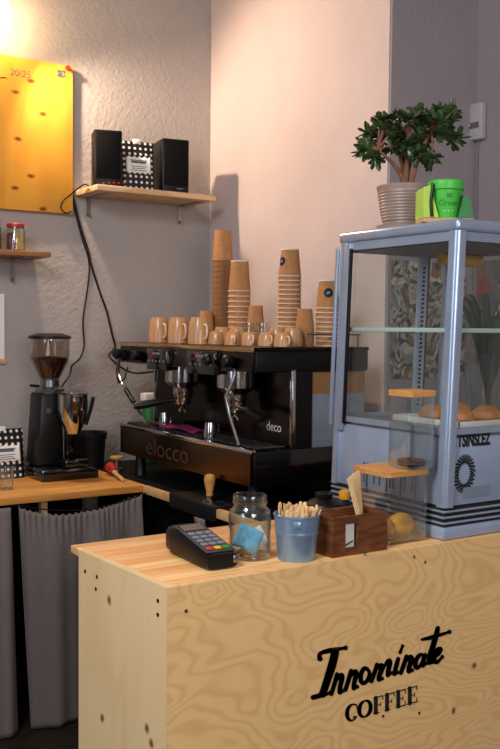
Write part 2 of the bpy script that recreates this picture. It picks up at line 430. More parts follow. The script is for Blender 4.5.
# pendant lamp at the top of the picture
bx, by, bz = onY(2, 12, 3.93).x, 3.93, onY(2, 12, 3.93).z
t = thing('pendant_lamp', 'bare glowing pendant bulb in a dark socket above the yellow wooden board', 'lamp', (bx, by, bz))
MB().lathe([(0, -.045), (.018, -.042), (.031, -.025), (.036, 0), (.032, .022), (.02, .045), (.014, .058), (0, .058)], 24).build('bulb', 'bulb', t)['label'] = 'glowing warm bulb'
MB().lathe([(0, .059), (.02, .059), (.021, .11), (.014, .125), (0, .125)], 20).build('socket', 'black', t)
MB().cyl((0, 0, .125), (0, 0, ZC - bz - .02), .003).build('cord', 'black', t)
MB().lathe([(0, ZC - bz - .03), (.045, ZC - bz - .03), (.045, ZC - bz), (0, ZC - bz)], 24).build('ceiling_rose', 'black', t)
M['bulb'].node_tree.nodes['Principled BSDF'].inputs['Emission Strength'].default_value = 130
sl_ = bpy.data.lights.new('lamp_beam', 'SPOT'); sl_.energy = 54; sl_.color = lin((255, 224, 194))[:3]; sl_.spot_size = math.radians(132); sl_.spot_blend = .55; sl_.shadow_soft_size = .03
so_ = bpy.data.objects.new('lamp_beam', sl_); C.objects.link(so_)
aim = (Vector((2.35, 3.35, 1.85)) - Vector((bx, by, bz))).normalized(); so_.location = Vector((bx, by, bz)) + aim * .09
so_.rotation_euler = aim.to_track_quat('-Z', 'Y').to_euler()

# ------------------------------------------------------------------ wooden board on the back wall
o = (.7, 4.07, 2.05)
t = thing('wooden_wall_board', 'yellow pine board with a date along its top hung under the bulb', 'board', o)
MB().box(0, 1.664 - .7, -.012, .012, 0, .664, .002).build('panel', 'board', t)
font_mesh('20/25', .042, onY(10, 75, 4.057) - Vector(o) + Vector((0, .0, 0)), (1, 0, 0), (0, 0, 1), 'date_lettering', 'ink_grey', t)
a = onY(-4, 77.5, 4.057) - Vector(o)
b = MB(); brush(b, smoothpts([(0, 0), (.012, .006), (.022, .001), (.034, .006), (.048, .003)]), .004, lambda x, y, l: Vector((a.x + x, a.y, a.z + y)), 0)
b.build('pen_mark', 'ink_grey', t, smooth=0)
p0 = onY(57.5, 70, 4.056) - Vector(o); p1 = onY(65.5, 78, 4.056) - Vector(o)
b = MB()
for i in range(5):
    for j in range(5):
        if R.random() < .55:
            x = p0.x + (p1.x - p0.x) * i / 5; z = p1.z + (p0.z - p1.z) * j / 5; e = (p1.x - p0.x) / 5
            b.poly([(x, p0.y, z), (x + e, p0.y, z), (x + e, p0.y, z + e), (x, p0.y, z + e)])
b.build('printed_mark', 'ink_grey', t, smooth=0)
b = MB(); pz = onY(68.5, 66, 4.045) - Vector(o)
b.cyl((pz.x - .004, -.014, .652), (pz.x - .004, -.034, .652), .008); b.build('push_pin', 'red', t)

# ------------------------------------------------------------------ shelf with speakers
t = thing('wall_shelf', 'pale wooden wall shelf carrying the black speakers', 'shelf', (1.683, 3.83, 2.135))
MB().box(0, .604, 0, .259, 0, .026, .003).build('board', 'shelf_wood', t)
for sx in (.06, .54):
    b = MB(); b.box(sx, sx + .02, .05, .259, -.004, 0); b.box(sx, sx + .02, .255, .259, -.085, 0)
    b.tube([(sx + .01, .254, -.078), (sx + .01, .248, -.085), (sx + .01, .240, -.085)], .006, 6)
    b.build('bracket', 'steel', t)

def speaker(loc, w, h, d, rz, label, leds):
    t = thing('loudspeaker', label, 'speaker', loc, rz, 'speakers on the wall shelf')
    MB().box(0, w, 0, d, 0, h, .006).build('cabinet', 'black', t)
    MB().box(.008, w - .008, -.006, .0, .03, h - .008, .003).build('grille', 'black_matte', t)
    if leds:
        b = MB()
        for k in range(4): b.box(.06 + k * .022, .068 + k * .022, -.002, .001, .012, .017)
        b.box(.036, .044, -.002, .001, .008, .014); b.build('indicator_lights', 'key_r', t)
    else:
        MB().box(w - .06, w - .03, -.002, .001, .016, .020).build('badge', 'key', t)
speaker((1.687, 3.872, 2.1612), .124, .245, .10, -.28, 'black loudspeaker at the end of the shelf nearer the yellow board', True)
speaker((2.022, 3.868, 2.1612), .130, .245, .16, -.17, 'black loudspeaker at the shelf end nearer the wall corner', False)

def coffee_bag(loc, w, h, d, rz, label):
    t = thing('coffee_bag', label, 'coffee bag', loc, rz, 'black polka dot coffee bags')
    b = MB(); rows = []
    for i in range(9):
        f = i / 8; z = h * f; dd = d * (1 - f) ** .6 * .5 + .004; ww = w * .5 * (1 - .03 * math.sin(f * PI))
        rows.append([(ww * math.copysign(abs(math.cos(a)) ** .35, math.cos(a)), dd * math.copysign(abs(math.sin(a)) ** .5, math.sin(a)), z) for a in [2 * PI * k / 32 for k in range(32)] + [0]])
    b.grid(rows); b.poly(rows[0][:-1][::-1]); b.poly(rows[-1][:-1])
    b.build('pouch', 'dots', t)
    def fy(z): f = z / h; return -(d * (1 - f) ** .6 * .5 + .0065)
    z0, z1 = h * .35, h * .68; b = MB()
    pts = []
    n = 24
    xs = [(-.36 + .72 * k / n) * w for k in range(n + 1)]
    b.grid([[(x, fy(z0 + (z1 - z0) * j / 4), z0 + (z1 - z0) * j / 4 + .004 * math.sin(x / w * 40) * (1 if j == 4 else -1 if j == 0 else 0)) for x in xs] for j in range(5)])
    b.build('label_patch', 'white', t, solid=.001)['label'] = 'white wavy edged label'
    b = MB()
    for k, (zz, ln, th) in enumerate(((.60, .26, .004), (.55, .22, .010), (.48, .24, .003), (.44, .2, .003), (.40, .24, .003))):
        z = h * zz
        b.poly([(-ln * w, fy(z) - .002, z), (ln * w, fy(z) - .002, z), (ln * w, fy(z + th) - .002, z + th), (-ln * w, fy(z + th) - .002, z + th)])
    b.build('printed_lines', 'ink_grey', t, smooth=0)
    b = MB(); b.box(-.018, .018, -.008, .008, h - .012, h + .012, .003); b.build('clip', 'white', t)
coffee_bag((1.930, 3.950, 2.1612), .160, .228, .08, -.15, 'black polka dot coffee bag standing between the two speakers')

# ------------------------------------------------------------------ small shelf with jars, paper below
t = thing('jar_shelf', 'short brown wall shelf holding two red lidded jars', 'shelf', (.86, 3.87, 1.835))
MB().box(0, 1.488 - .86, 0, .218, 0, .022, .003).build('board', 'shelf_brown', t)
b = MB(); sx = 1.38 - .86; b.box(sx, sx + .02, .02, .218, -.004, 0); b.box(sx, sx + .02, .214, .218, -.10, 0); b.tube([(sx + .01, .21, -.092), (sx + .01, .205, -.1), (sx + .01, .196, -.1)], .006, 6)
b.build('bracket', 'steel', t)
def preserve_jar(loc, fill, label, r=.042, h=.118):
    t = thing('preserve_jar', label, 'jar', loc, 0, 'red lidded jars on the short shelf')
    MB().lathe([(0, .001), (r * .92, 0), (r, .006), (r, h * .72), (r * .84, h * .84), (r * .84, h * .9), (r * .82, h * .9), (r * .82, h * .84), (r - .003, h * .71), (r - .003, .007), (0, .005)], 28).build('glass_body', 'jar', t)
    b = MB(); b.lathe([(0, .006), (r - .004, .008), (r - .004, h * .66), (0, h * .68)], 24); 
    for f in b.bm.faces:
        if f.calc_center_median().x < -.006: f.material_index = 1
    b.build('contents', fill, t)
    MB().lathe([(0, h * 1.0), (r * .84, h), (r * .9, h * .98), (r * .9, h * .87), (r * .86, h * .87), (r * .86, h * .92), (0, h * .92)], 28).build('lid', 'red', t)
preserve_jar((1.356, 3.945, 1.8575), ['pickle', 'spice'], 'jar of yellow preserve with a red lid near the short shelf end')
preserve_jar((1.255, 3.955, 1.8575), ['beans', 'spice'], 'dark filled jar with a red lid beside the yellow preserve jar', .042, .13)
t = thing('wall_notice', 'white paper notice with a wooden hanger strip below the jar shelf', 'notice', (onY(4.5, 330, 4.08).x - .292, 4.08, onY(3, 364, 4.08).z))
MB().box(0, .292, 0, .003, .02, .31).build('sheet', 'white', t)
MB().box(-.005, .296, -.006, .006, 0, .022, .003).build('hanger_strip', 'pale_wood', t)

# ------------------------------------------------------------------ grinder worktop and curtains
t = thing('grinder_worktop', 'orange wooden worktop along the back wall under the black grinder', 'worktop', (.3, 3.39, 0))
MB().box(0, 1.705 - .3, 0, .696, .872, .9, .003).build('slab', 'work_wood', t)
MB().box(.0, 1.40, .67, .69, .0, .872).build('back_panel', 'black_matte', t)  # added black sheet, paints in the dark behind the curtains
for x, y in ((.02, .05), (1.34, .05), (.02, .62), (1.34, .62)):
    MB().box(x, x + .05, y, y + .05, 0, .872, .003).build('leg', 'black_matte', t)  # coloured black for the shade under the worktop
MB().box(.985, 1.01, .06, .09, .0, .872).build('post', 'pale_wood', t)

def curtain(name, x0, x1, topz, bot0, bot1, ybase, folds, amp, label, gather=0.):
    b = MB(); nx, nz = 220, 40; rows = []
    for j in range(nz + 1):
        f = j / nz; row = []
        for i in range(nx + 1):
            u = i / nx
            xa = x0 + (x1 - x0) * u; xb = bot0 + (bot1 - bot0) * u
            x = xa + (xb - xa) * f
            z = topz(u) * (1 - f) + .006 * f
            k = .35 + .65 * min(1, f * 3)
            ph = folds * 2 * PI * u
            y = ybase + amp * k * (math.sin(ph + .5 * math.sin(.7 * ph) + .9 * f) + .25 * math.sin(ph * 2.2 + 1.0 + 2 * f))
            if gather: y += gather * math.sin(u * 2 * PI * 21 + 2 * math.sin(9 * u)) * max(0, 1 - f * 7) ; z += gather * .8 * math.sin(u * 2 * PI * 21 + 1 + 2 * math.sin(9 * u)) * max(0, 1 - f * 12)
            row.append((x, y, z))
        rows.append(row)
    b.grid(rows); o = b.build(name, 'curtain', smooth=80, solid=.002)
    return tag(o, label, 'curtain', 'grey curtains under the worktop')
curtain('worktop_curtain', 1.165, 1.672, lambda u: .868 - .047 * math.sin(PI * min(1, max(0, u)) ** .8) + .0 * u, 1.215, 1.70, 3.36, 2.6, .016,
        'gathered grey curtain sagging on a string under the worktop by the plywood counter', .004)
curtain('worktop_curtain', .64, 1.135, lambda u: .868, .64, 1.165, 3.366, 4, .013, 'flat grey curtain hanging straight below the worktop beside the gathered one')
pts = [(1.15 + .55 * k / 12, 3.3615, .876 - .045 * math.sin(PI * k / 12)) for k in range(13)]
pts += [(1.708, 3.375, .885), (1.712, 3.37, .85), (1.715, 3.37, .80)]
tag(MB().tube(pts, .0025, 6).build('curtain_string', 'black'), 'thin dark string carrying the gathered curtain, loose end at the worktop corner', 'string')

# ------------------------------------------------------------------ things on the grinder worktop
t = thing('coffee_grinder', 'black coffee grinder with a glass bean hopper on the orange worktop', 'coffee grinder', (1.449, 3.80, .9)); t.scale = (1, 1, .957)
b = MB(); b.prism([(-.085, 0), (.165, 0), (.165, .035), (.12, .055), (-.085, .055)], 'y', -.15, .085, .006); b.build('base', 'black_gloss', t)
b = MB(); b.prism([(-.08, .055), (.045, .055), (.035, .375), (-.058, .375)], 'y', -.07, .07, .014); b.build('body', 'black', t)
MB().lathe([(0, .375), (.06, .375), (.062, .39), (.04, .40), (.04, .43), (0, .43)], 28, (.005, 0, 0)).build('collar', 'steel', t)
hp = [(.034, .425), (.045, .44), (.078, .51), (.083, .535), (.083, .612), (.080, .612), (.080, .537), (.075, .513), (.042, .444), (.034, .432)]
h = MB().lathe(hp, 36, (.005, 0, 0)).build('hopper', 'smoke', t)
MB().lathe([(0, .434), (.034, .436), (.041, .446), (.072, .512), (.0735, .527), (.03, .533), (0, .535)], 32, (.005, 0, 0)).build('coffee_beans', 'beans', t)
MB().lathe([(0, .632), (.05, .636), (.088, .624), (.092, .613), (.086, .611), (0, .611)], 36, (.005, 0, 0)).build('hopper_lid', 'black', t)
MB().lathe([(0, .20), (.03, .20), (.04, .225), (.056, .265), (.064, .31), (.064, .372), (.060, .372), (.060, .31), (0, .26)], 32, (.062, -.115, 0)).build('dosing_chamber', 'chrome', t)['label'] = 'polished chrome dosing chamber'
MB().lathe([(0, .386), (.05, .384), (.067, .378), (.067, .371), (0, .371)], 28, (.062, -.115, 0)).build('chamber_lid', 'smoke', t)
b = MB(); b.tube([(.105, -.15, .24), (.118, -.165, .30), (.128, -.175, .36)], .008, 10); b.build('dosing_lever', 'black', t)
b = MB(); b.tube([(-.05, -.02, .404), (-.09, -.02, .408)], .006, 8); b.build('adjusting_lever', 'black', t)
b = MB(); b.box(.01, .11, -.17, -.072, .06, .09, .004); b.box(.04, .08, -.10, -.07, .09, .24, .003); b.build('portafilter_rest', 'black_gloss', t)
b = MB(); b.lathe([(0, 0), (.012, 0), (.012, .006), (0, .006)], 14, (0, 0, 0)); b.move(Matrix.Translation((-.03, -.072, .30)) @ Matrix.Rotation(PI / 2, 4, 'X')); b.build('switch', 'steel', t)

t = MB().lathe([(0, 0), (.062, 0), (.066, .01), (.076, .14), (.082, .143), (.082, .16), (.074, .16), (.071, .14), (.06, .012), (0, .012)], 32).build('rim_tub', 'rubber', loc=(1.70, 3.955, .9))
t.name = 'knock_tub'; tag(t, 'plain black tub on the worktop between grinder and machine', 'tub')
MB().cyl((-.085, 0, .13), (.085, 0, .13), .006).build('knock_bar', 'rubber', t)

coffee_bag((1.262, 3.86, .9), .19, .205, .10, .05, 'black polka dot coffee bag on the worktop beside the grinder')
t = MB().lathe([(0, 0), (.026, 0), (.034, .085), (.0325, .085), (.0245, .004), (0, .004)], 24).build('glass_tumbler', 'jar', loc=(1.19, 3.58, .9))
tag(t, 'small clear tumbler at the worktop front below the polka dot bag', 'glass')
# brush with a red head
t = thing('cleaning_brush', 'short wooden brush with a red head lying on the worktop corner', 'brush', (1.675, 3.62, .922), -1.75)
MB().cyl((-.02, 0, .0), (.12, 0, -.011), .009, .007, 14).build('handle', 'pale_wood', t)
MB().move(Matrix()).cyl((-.085, 0, .012), (-.02, 0, .004), .022, .014, 16).build('head', 'red', t)
MB().cyl((-.115, 0, .016), (-.085, 0, .012), .024, .022, 16).build('bristles', 'black', t)

# ------------------------------------------------------------------ espresso bench
t = thing('machine_bench', 'dark bench with a pale wooden front edge carrying the espresso machine', 'bench', (1.69, 2.0, 0))
MB().box(.0205, XR - 1.69 - .004, .26, 2.07, .862, .9, .002).build('top', 'black_matte', t)
MB().box(0, .02, .26, 1.388, .868, .9, .002).build('front_edge', 'pale_wood', t)['label'] = 'pale wooden edge strip'
MB().box(.10, .13, .26, 2.06, .0, .862).build('front_panel', 'black_matte', t)
MB().box(.13, .66, .26, .29, 0, .862).build('end_panel', 'black_matte', t)
t = thing('tamping_mat', 'black rubber mat folded over the bench edge beneath the wooden tamper', 'mat', (1.69, 2.81, .9))
MB().box(-.006, .20, 0, .34, 0.0005, .008, .002).build('pad', 'rubber', t)
MB().box(-.008, -.001, 0, .34, -.045, .006, .002).build('front_lip', 'rubber', t)
t = thing('tamper', 'coffee tamper with a turned wooden handle standing on the black mat', 'tamper', (1.711, 2.895, .908))
MB().lathe([(0, 0), (.026, 0), (.026, .012), (.012, .018), (.012, .026), (0, .026)], 28).build('base', 'chrome', t)
MB().lathe([(0, .026), (.013, .026), (.012, .04), (.018, .065), (.021, .085), (.017, .1), (0, .106)], 24).build('handle', 'lid_wood', t)
t = thing('tamper', 'wide tamper with a flat wooden disc top beside the brush', 'tamper', (1.765, 3.80, .9))
MB().lathe([(0, 0), (.026, 0), (.026, .01), (.012, .016), (.012, .05), (0, .05)], 24).build('base', 'steel', t)
MB().lathe([(0, .05), (.022, .05), (.030, .056), (.030, .064), (0, .066)], 24).build('handle', 'lid_wood', t)
b = MB(); b.grid([[(1.676 + .002 * math.sin(j * .8 + i), 2.87 + .07 * i / 6, .853 - .12 * j / 10 + (0)) for i in range(7)] for j in range(11)])
tag(b.build('hanging_towel', 'towel', smooth=60, solid=.004), 'grey cloth hanging below the black mat on the bench edge', 'towel')

# ------------------------------------------------------------------ espresso machine
MX, MY0, MY1 = 1.755, 2.668, 3.725
t = thing('espresso_machine', 'dark chrome two group espresso machine with cups piled on top', 'espresso machine', (MX, MY0, .9))
L = MY1 - MY0; D = .50; ZT = .574
b = MB(); b.box(0, D, 0, L, .088, .215, .006); b.build('base', 'black_gloss', t)
b = MB(); b.prism([(-.012, .095), (-.002, .095), (-.002, .208), (-.012, .208)], 'y', .01, L - .01); fp = b.build('front_panel', 'bronze', t); fp['label'] = 'mirror front panel with a bronze reflection tone'
font_mesh('elocco', .10, (-.0135, L - .26, .118), (0, -1, 0), (0, 0, 1), 'panel_lettering', 'bronze_ink', fp, xs=1.35)
b = MB(); b.box(-.014, .006, 0, L, .205, .222, .004); b.build('tray_edge', 'chrome', t)
dt = MB().box(.01, .15, .02, L - .02, .215, .222).build('drip_tray', 'dark_steel', t)
b = MB()
for k in range(28):
    y = .03 + (L - .06) * k / 27; b.box(.015, .145, y - .004, y + .004, .222, .226)
b.build('tray_grate', 'steel', dt)
b = MB(); b.box(.16, .172, .012, L - .012, .22, .50); bs = b.build('backsplash', 'dark_steel', t)
font_mesh('deco', .048, (.1585, .165, .268), (0, -1, 0), (0, 0, 1), 'splash_lettering', 'white', bs)
for y in (.0, L - .012):
    MB().box(.152, .172, y, y + .012, .215, .50, .003).build('corner_post', 'chrome', t)
MB().box(.172, .245, .004, L - .004, .215, .50).build('rear_body', 'black', t)
MB().box(.245, D - .01, .008, L - .008, .215, .405).build('side_cover', 'grey_cover', t)['label'] = 'grey blue side cover'
MB().box(.245, D - .01, .008, L - .008, .405, .50).build('reflection_strip', 'tan_reflection', t)['label'] = 'tan reflection strip above the side cover'  # tan colour paints a reflection on the upper side panel
b = MB(); b.box(.0, D, 0, L, .485, ZT - .012, .008); b.build('top_housing', 'black', t)
b = MB(); b.prism([(-.018, .49), (0, .485), (0, ZT - .012), (-.006, ZT - .012)], 'y', .0, L); b.build('control_fascia', 'dark_steel', t)
b = MB(); b.box(-.012, D, -.003, L + .003, ZT - .014, ZT, .004); cw = b.build('cup_warmer', 'dark_steel', t)
b = MB(); b.box(-.014, -.008, -.003, L + .003, ZT - .018, ZT - .002, .002); b.build('front_trim', 'gold_highlight', cw)
b = MB(); rz_ = ZT + .045
for x in (.24, .35, .46): b.cyl((x, .016, ZT), (x, .016, rz_), .0035, None, 8)
b.tube([(.23, .016, rz_), (.47, .016, rz_)], .0035, 8); b.build('cup_rail', 'steel', t)
for x, y in ((.05, .08), (.05, L - .08), (D - .06, .08), (D - .06, L - .08)):
    MB().lathe([(0, 0), (.028, 0), (.024, .02), (.02, .088), (0, .088)], 18, (x, y, 0)).build('foot', 'black', t)

def group(gy, hx, hy):
    g = MB().lathe([(0, .36), (.036, .36), (.040, .372), (.040, .395), (.046, .40), (.046, .46), (.04, .49), (0, .49)], 28, (.085, gy, 0)).build('group_head', 'chrome', t)
    MB().lathe([(0, .328), (.030, .328), (.035, .336), (.035, .366), (0, .366)], 24, (.085, gy, 0)).build('filter_basket', 'chrome', g)
    q = lambda f, z: (.085 + hx * f, gy + hy * f, z)
    MB().tube([q(.15, .345), q(.35, .343), q(.45, .34), q(.9, .325), q(1.0, .322)], [.009, .009, .014, .017, .013], 14).build('portafilter_handle', 'black', g)
    b = MB(); b.tube([(.085, gy, .328), (.085, gy, .315), (.085, gy - .02, .305), (.085, gy - .022, .297)], .007, 8); b.tube([(.085, gy, .315), (.085, gy + .02, .305), (.085, gy + .022, .297)], .007, 8); b.build('spout', 'chrome', g)
    MB().lathe([(.05, .40), (.072, .42), (.072, .485), (.0, .485)], 28, (.085, gy, 0)).build('group_bell', 'chrome', t)
group(onX(183, 395, MX + .085).y - MY0, -.19, .06)
group(onX(236, 395, MX + .085).y - MY0, -.02, -.21)
for gy, w_ in ((onX(157, 360, MX - .03).y - MY0, .17), (onX(201, 360, MX - .03).y - MY0, .20)):       # keypads
    k = MB().box(-.034, -.004, gy - w_ / 2, gy + w_ / 2, .468, .553, .004).build('keypad', 'black_gloss', t)
    b = MB()
    for q in range(5): 
        y = gy + w_ * (.36 - .18 * q); b.box(-.0355, -.034, y - .004, y + .004, .500, .508)
    b.build('button', 'key', k)
    b = MB(); b.box(-.0355, -.034, gy + .022, gy + .034, .528, .540); b.build('red_badge', 'key_r', k)
    b = MB()
    for q in range(6): b.box(-.0355, -.034, gy + .014 - q * .0085, gy + .0195 - q * .0085, .530, .539)
    b.build('white_badge', 'key', k)
for gy in (L - .03, L - .20, .26, .13):
    k = b = MB(); b.lathe([(0, 0), (.017, 0), (.022, .008), (.022, .03), (.016, .036), (0, .036)], 18); b.move(Matrix.Translation((-.014, gy, .522)) @ Matrix.Rotation(-PI / 2, 4, 'Y'))
    b.build('valve_knob', 'black', t)
b = MB(); b.cyl((-.03, L - .05, .522), (-.03, L + .005, .522), .02, .017, 16); b.build('steam_valve', 'black', t)
# steam wands
b = MB(); b.tube([(-.03, L - .03, .505), (-.03, L - .025, .44), (-.035, L - .06, .41), (-.03, L - .21, .30), (-.03, L - .29, .245)], .006, 10); b.build('steam_wand', 'chrome', t)
b = MB(); b.tube([(-.034, L - .11, .373), (-.031, L - .18, .323)], .010, 10); b.build('wand_grip', 'black', t)
b = MB(); b.tube([(-.01, .11, .50), (-.03, .10, .45), (-.045, .12, .40), (-.04, .10, .33), (-.03, .055, .235)], .006, 10); b.build('steam_wand', 'steel', t)
b = MB(); b.tube([(-.03, L - .02, .49), (-.03, L - .01, .44), (-.045, L - .06, .40), (-.045, L - .12, .42), (-.03, L - .12, .47)], .004, 8); b.build('hose', 'black', t)

def small_jug(loc, r, h, label):
    t = MB().lathe([(0, 0), (r, 0), (r * 1.02, h * .3), (r * .8, h), (r * .76, h), (r * .96, h * .3), (r * .94, .003), (0, .003)], 24).build('shot_jug', 'chrome', loc=loc)
    tag(t, label, 'jug', 'small steel jugs on the drip tray')
    b = MB(); b.tube([(r * .9, 0, h * .85), (r * 1.5, 0, h * .8), (r * 1.5, 0, h * .3), (r * .98, 0, h * .25)], .003, 8); b.build('handle', 'chrome', t)
zt = .9 + .2265
p = onX(210, 440, 1.80); small_jug((1.80, p.y, zt), .024, .055, 'steel shot jug on the drip tray in front of the plum cloth')
p = onX(164, 432, 1.81); small_jug((1.81, p.y, zt), .02, .06, 'steel shot jug on the drip tray below the first portafilter handle')
y0 = onX(160, 432, 1.84).y; y1 = onX(204, 436, 1.84).y
b = MB(); b.grid([[(1.79 + .08 * i / 8, y0 + (y1 - y0) * j / 12, zt + .008 + .005 * math.sin(i * 1.1 + j * .9)) for i in range(9)] for j in range(13)])
tag(b.build('cleaning_cloth', 'purple', smooth=60, solid=.006), 'plum coloured cloth lying on the drip tray behind the steel jug', 'cloth')
# paper note and bottle behind the steam wand
p = onX(148, 420, 1.90)
t = thing('syrup_bottle', 'small white capped bottle standing behind the machine end near the wall', 'bottle', (2.0, 3.945, .9)); t.scale = (1, 1, .88)
MB().lathe([(0, 0), (.034, 0), (.036, .01), (.036, .28), (.026, .315), (0, .315)], 22).build('body', 'green_dark', t)
MB().box(-.036, .036, -.03, .03, .316, .375, .008).build('cap', 'white', t)

# ------------------------------------------------------------------ takeaway cups on the machine
ZM = .9 + ZT + .0005
def paper_cup(kind):
    mat, rb, rt, h, rim = {'kraft_tall': ('kraft', .0362, .0450, .132, False), 'kraft_rim': ('kraft', .036, .045, .126, True),
                           'brown': ('kraft_dark', .035, .043, .125, False), 'logo': ('kraft', .033, .043, .105, True), 'small': ('kraft', .027, .035, .085, False)}[kind]
    th = .0007
    t = MB().lathe([(0, h - .008), (rb - .003, h - .008), (rb - .002, h), (rb, h), (rt, .003), (rt, 0), (rt - th, 0), (rb - th + (rt - rb) * .009 / h, h - .009), (0, h - .009)], 28).build('paper_cup', mat, loc=(0, 0, -5))
    t['category'] = 'cup'
    if rim:
        MB().lathe([(rt - .0002, .0), (rt + .0026, .0006), (rt + .0026, .0046), (rt - .0002, .005)], 28, close=True).build('rim', 'rimw', t)['label'] = 'pale rolled rim'
        MB().lathe([(0, h - .006), (rb - .0032, h - .006), (rb - .003, h + .0005), (rb + .0006, h + .0005), (rb + .0005, h - .004), (rb - .0005, h - .004)], 28).build('base_ring', 'white', t)['label'] = 'white base of the upturned cup'
    return t, h
protos = {}
def stack(x, y, kinds, pitch, phrase, group, logo=None):
    """kinds from the bottom up"""
    n = len(kinds); z = ZM
    for i, k in enumerate(kinds):
        first = k not in protos
        if first: protos[k] = paper_cup(k)
        src, h = protos[k]
        lab = (f'{ORD[n - 1 - i]} upturned cup of {phrase}' if n > 1 else f'upturned cup {phrase}')
        if n > 1 and i == 0: lab = f'bottom upturned cup of {phrase}'
        if first: o = src; o.location = (x, y, z); o['label'] = lab; o['group'] = group
        else: o = dup(src, (x, y, z), lab, group=group)
        z += pitch
        last = o
    if logo:
        r_ = .033 + .010 * .5; zc = .105 * .55; ang = math.atan2(-SA, -CA) + logo
        b = MB(); rows = []
        for j in range(9):
            v = -1 + 2 * j / 8; row = []
            for i in range(9):
                u = -1 + 2 * i / 8
                # square to disc
                uu = u * math.sqrt(1 - v * v / 2); vv = v * math.sqrt(1 - u * u / 2)
                zz = zc + vv * .017; rr = .043 - .010 * zz / .105 + .0009; a = ang + uu * .017 / rr
                row.append((rr * math.cos(a), rr * math.sin(a), zz))
            rows.append(row)
        b.grid(rows); b.build('round_logo', 'ink', last)
        b = MB()
        for (u0, u1, v0, v1) in ((-.004, .006, -.003, .004), (-.007, -.003, -.006, .001)):
            pts = []
            for u, v in ((u0, v0), (u1, v0), (u1, v1), (u0, v1)):
                zz = zc + v; rr = .043 - .010 * zz / .105 + .0022; a = ang + u / rr; pts.append((rr * math.cos(a), rr * math.sin(a), zz))
            b.poly(pts)
        b.build('logo_mark', 'blue' if logo < 0 else 'tan_in', last, smooth=0)
def at(px, x): return onX(px, 340, x).y
stack(2.13, at(222, 2.13), ['brown'] * 15 + ['kraft_tall'], .0236, 'the tallest plain brown stack nearest the corner', 'cups in the tallest stack')
stack(2.06, at(239, 2.06), ['kraft_rim'] * 11, .0212, 'the rimmed stack beside the tallest one', 'cups in the plain rimmed stack')
stack(2.06, at(289, 2.06), ['logo'] * 16, .0172, 'the tall rimmed stack with a round logo', 'cups in the tall logo stack', -.95)
stack(2.12, at(327.5, 2.12), ['logo'] * 9, .0172, 'the shorter logo stack beside the glass cabinet', 'cups in the short logo stack', -.05)
stack(2.03, at(304.5, 2.03), ['small'] * 4, .017, 'the little plain stack between the two logo stacks', 'cups in the little stack by the logo cups')
stack(2.04, at(255.5, 2.04), ['small'] * 5, .017, 'the little plain stack in front of the plain rimmed stack', 'cups in the little stack by the glasses')
stack(2.05, at(206, 2.05), ['small'] * 4, .017, 'the little plain stack behind the large tan mugs', 'cups in the little stack behind the mugs')

def mug(r, h, cat):
    t = thing('tan_mug' if r > .04 else 'espresso_cup', '', cat, (0, 0, -5))
    MB().lathe([(0, h - .004), (r * .62, h - .004), (r * .64, h), (r * .72, h), (r * .88, h * .8), (r, h * .35), (r, .001), (r - .004, 0), (r * .84, h * .75), (0, h * .9)], 28).build('body', 'tan_cup', t)
    b = MB(); b.tube(smoothpts([(r * .93, 0, h * .72), (r * 1.35, 0, h * .70), (r * 1.5, 0, h * .45), (r * 1.3, 0, h * .22), (r * .98, 0, h * .2)], 4), r * .11, 8); b.build('handle', 'tan_in', t)
    return t
big = mug(.043, .105, 'mug'); used = False
for k, px in enumerate((159, 178.5, 199)):
    lab = ['large upturned tan mug at the outer end of the front row', 'large upturned tan mug, middle of three', 'large upturned tan mug next to the small espresso cups'][k]
    loc = (1.83, at(px, 1.83), ZM)
    if k == 0: big.location = loc; big.rotation_euler = (0, 0, -1.6); big['label'] = lab; big['group'] = 'large mugs on the machine'
    else: dup(big, loc, lab, -1.6, 'large mugs on the machine')
sm = mug(.032, .05, 'cup'); ordn = ['first', 'second', 'third', 'fourth', 'fifth']
for k, px in enumerate((216, 233, 250, 267, 283)):
    lab = f'{ordn[k]} upturned espresso cup of the front row, counted from the large mugs'
    loc = (1.868, at(px, 1.868), ZM)
    if k == 0: sm.location = loc; sm.rotation_euler = (0, 0, -2.1); sm['label'] = lab; sm['group'] = 'front row of espresso cups'
    else: dup(sm, loc, lab, -2.1 + .1 * k, 'front row of espresso cups')
mid = mug(.036, .068, 'cup')
for k, px in enumerate((222, 237, 277, 293)):
    lab = f'{ordn[k]} taller espresso cup of the row behind, counted from the large mugs'
    loc = (1.958, at(px, 1.958), ZM)
    if k == 0: mid.location = loc; mid.rotation_euler = (0, 0, 1.2); mid['label'] = lab; mid['group'] = 'second row of espresso cups'
    else: dup(mid, loc, lab, 1.2, 'second row of espresso cups')
g0 = MB().lathe([(0, 0), (.022, 0), (.027, .085), (.0255, .085), (.0205, .005), (0, .005)], 24).build('shot_glass', 'jar', loc=(1.992, at(249.5, 1.992), ZM))
tag(g0, 'small clear glass among the espresso cups, nearer the corner', 'glass', 'clear glasses on the machine')
dup(g0, (2.0, at(262.5, 2.0), ZM), 'small clear glass among the espresso cups, in front of the little cup stack')

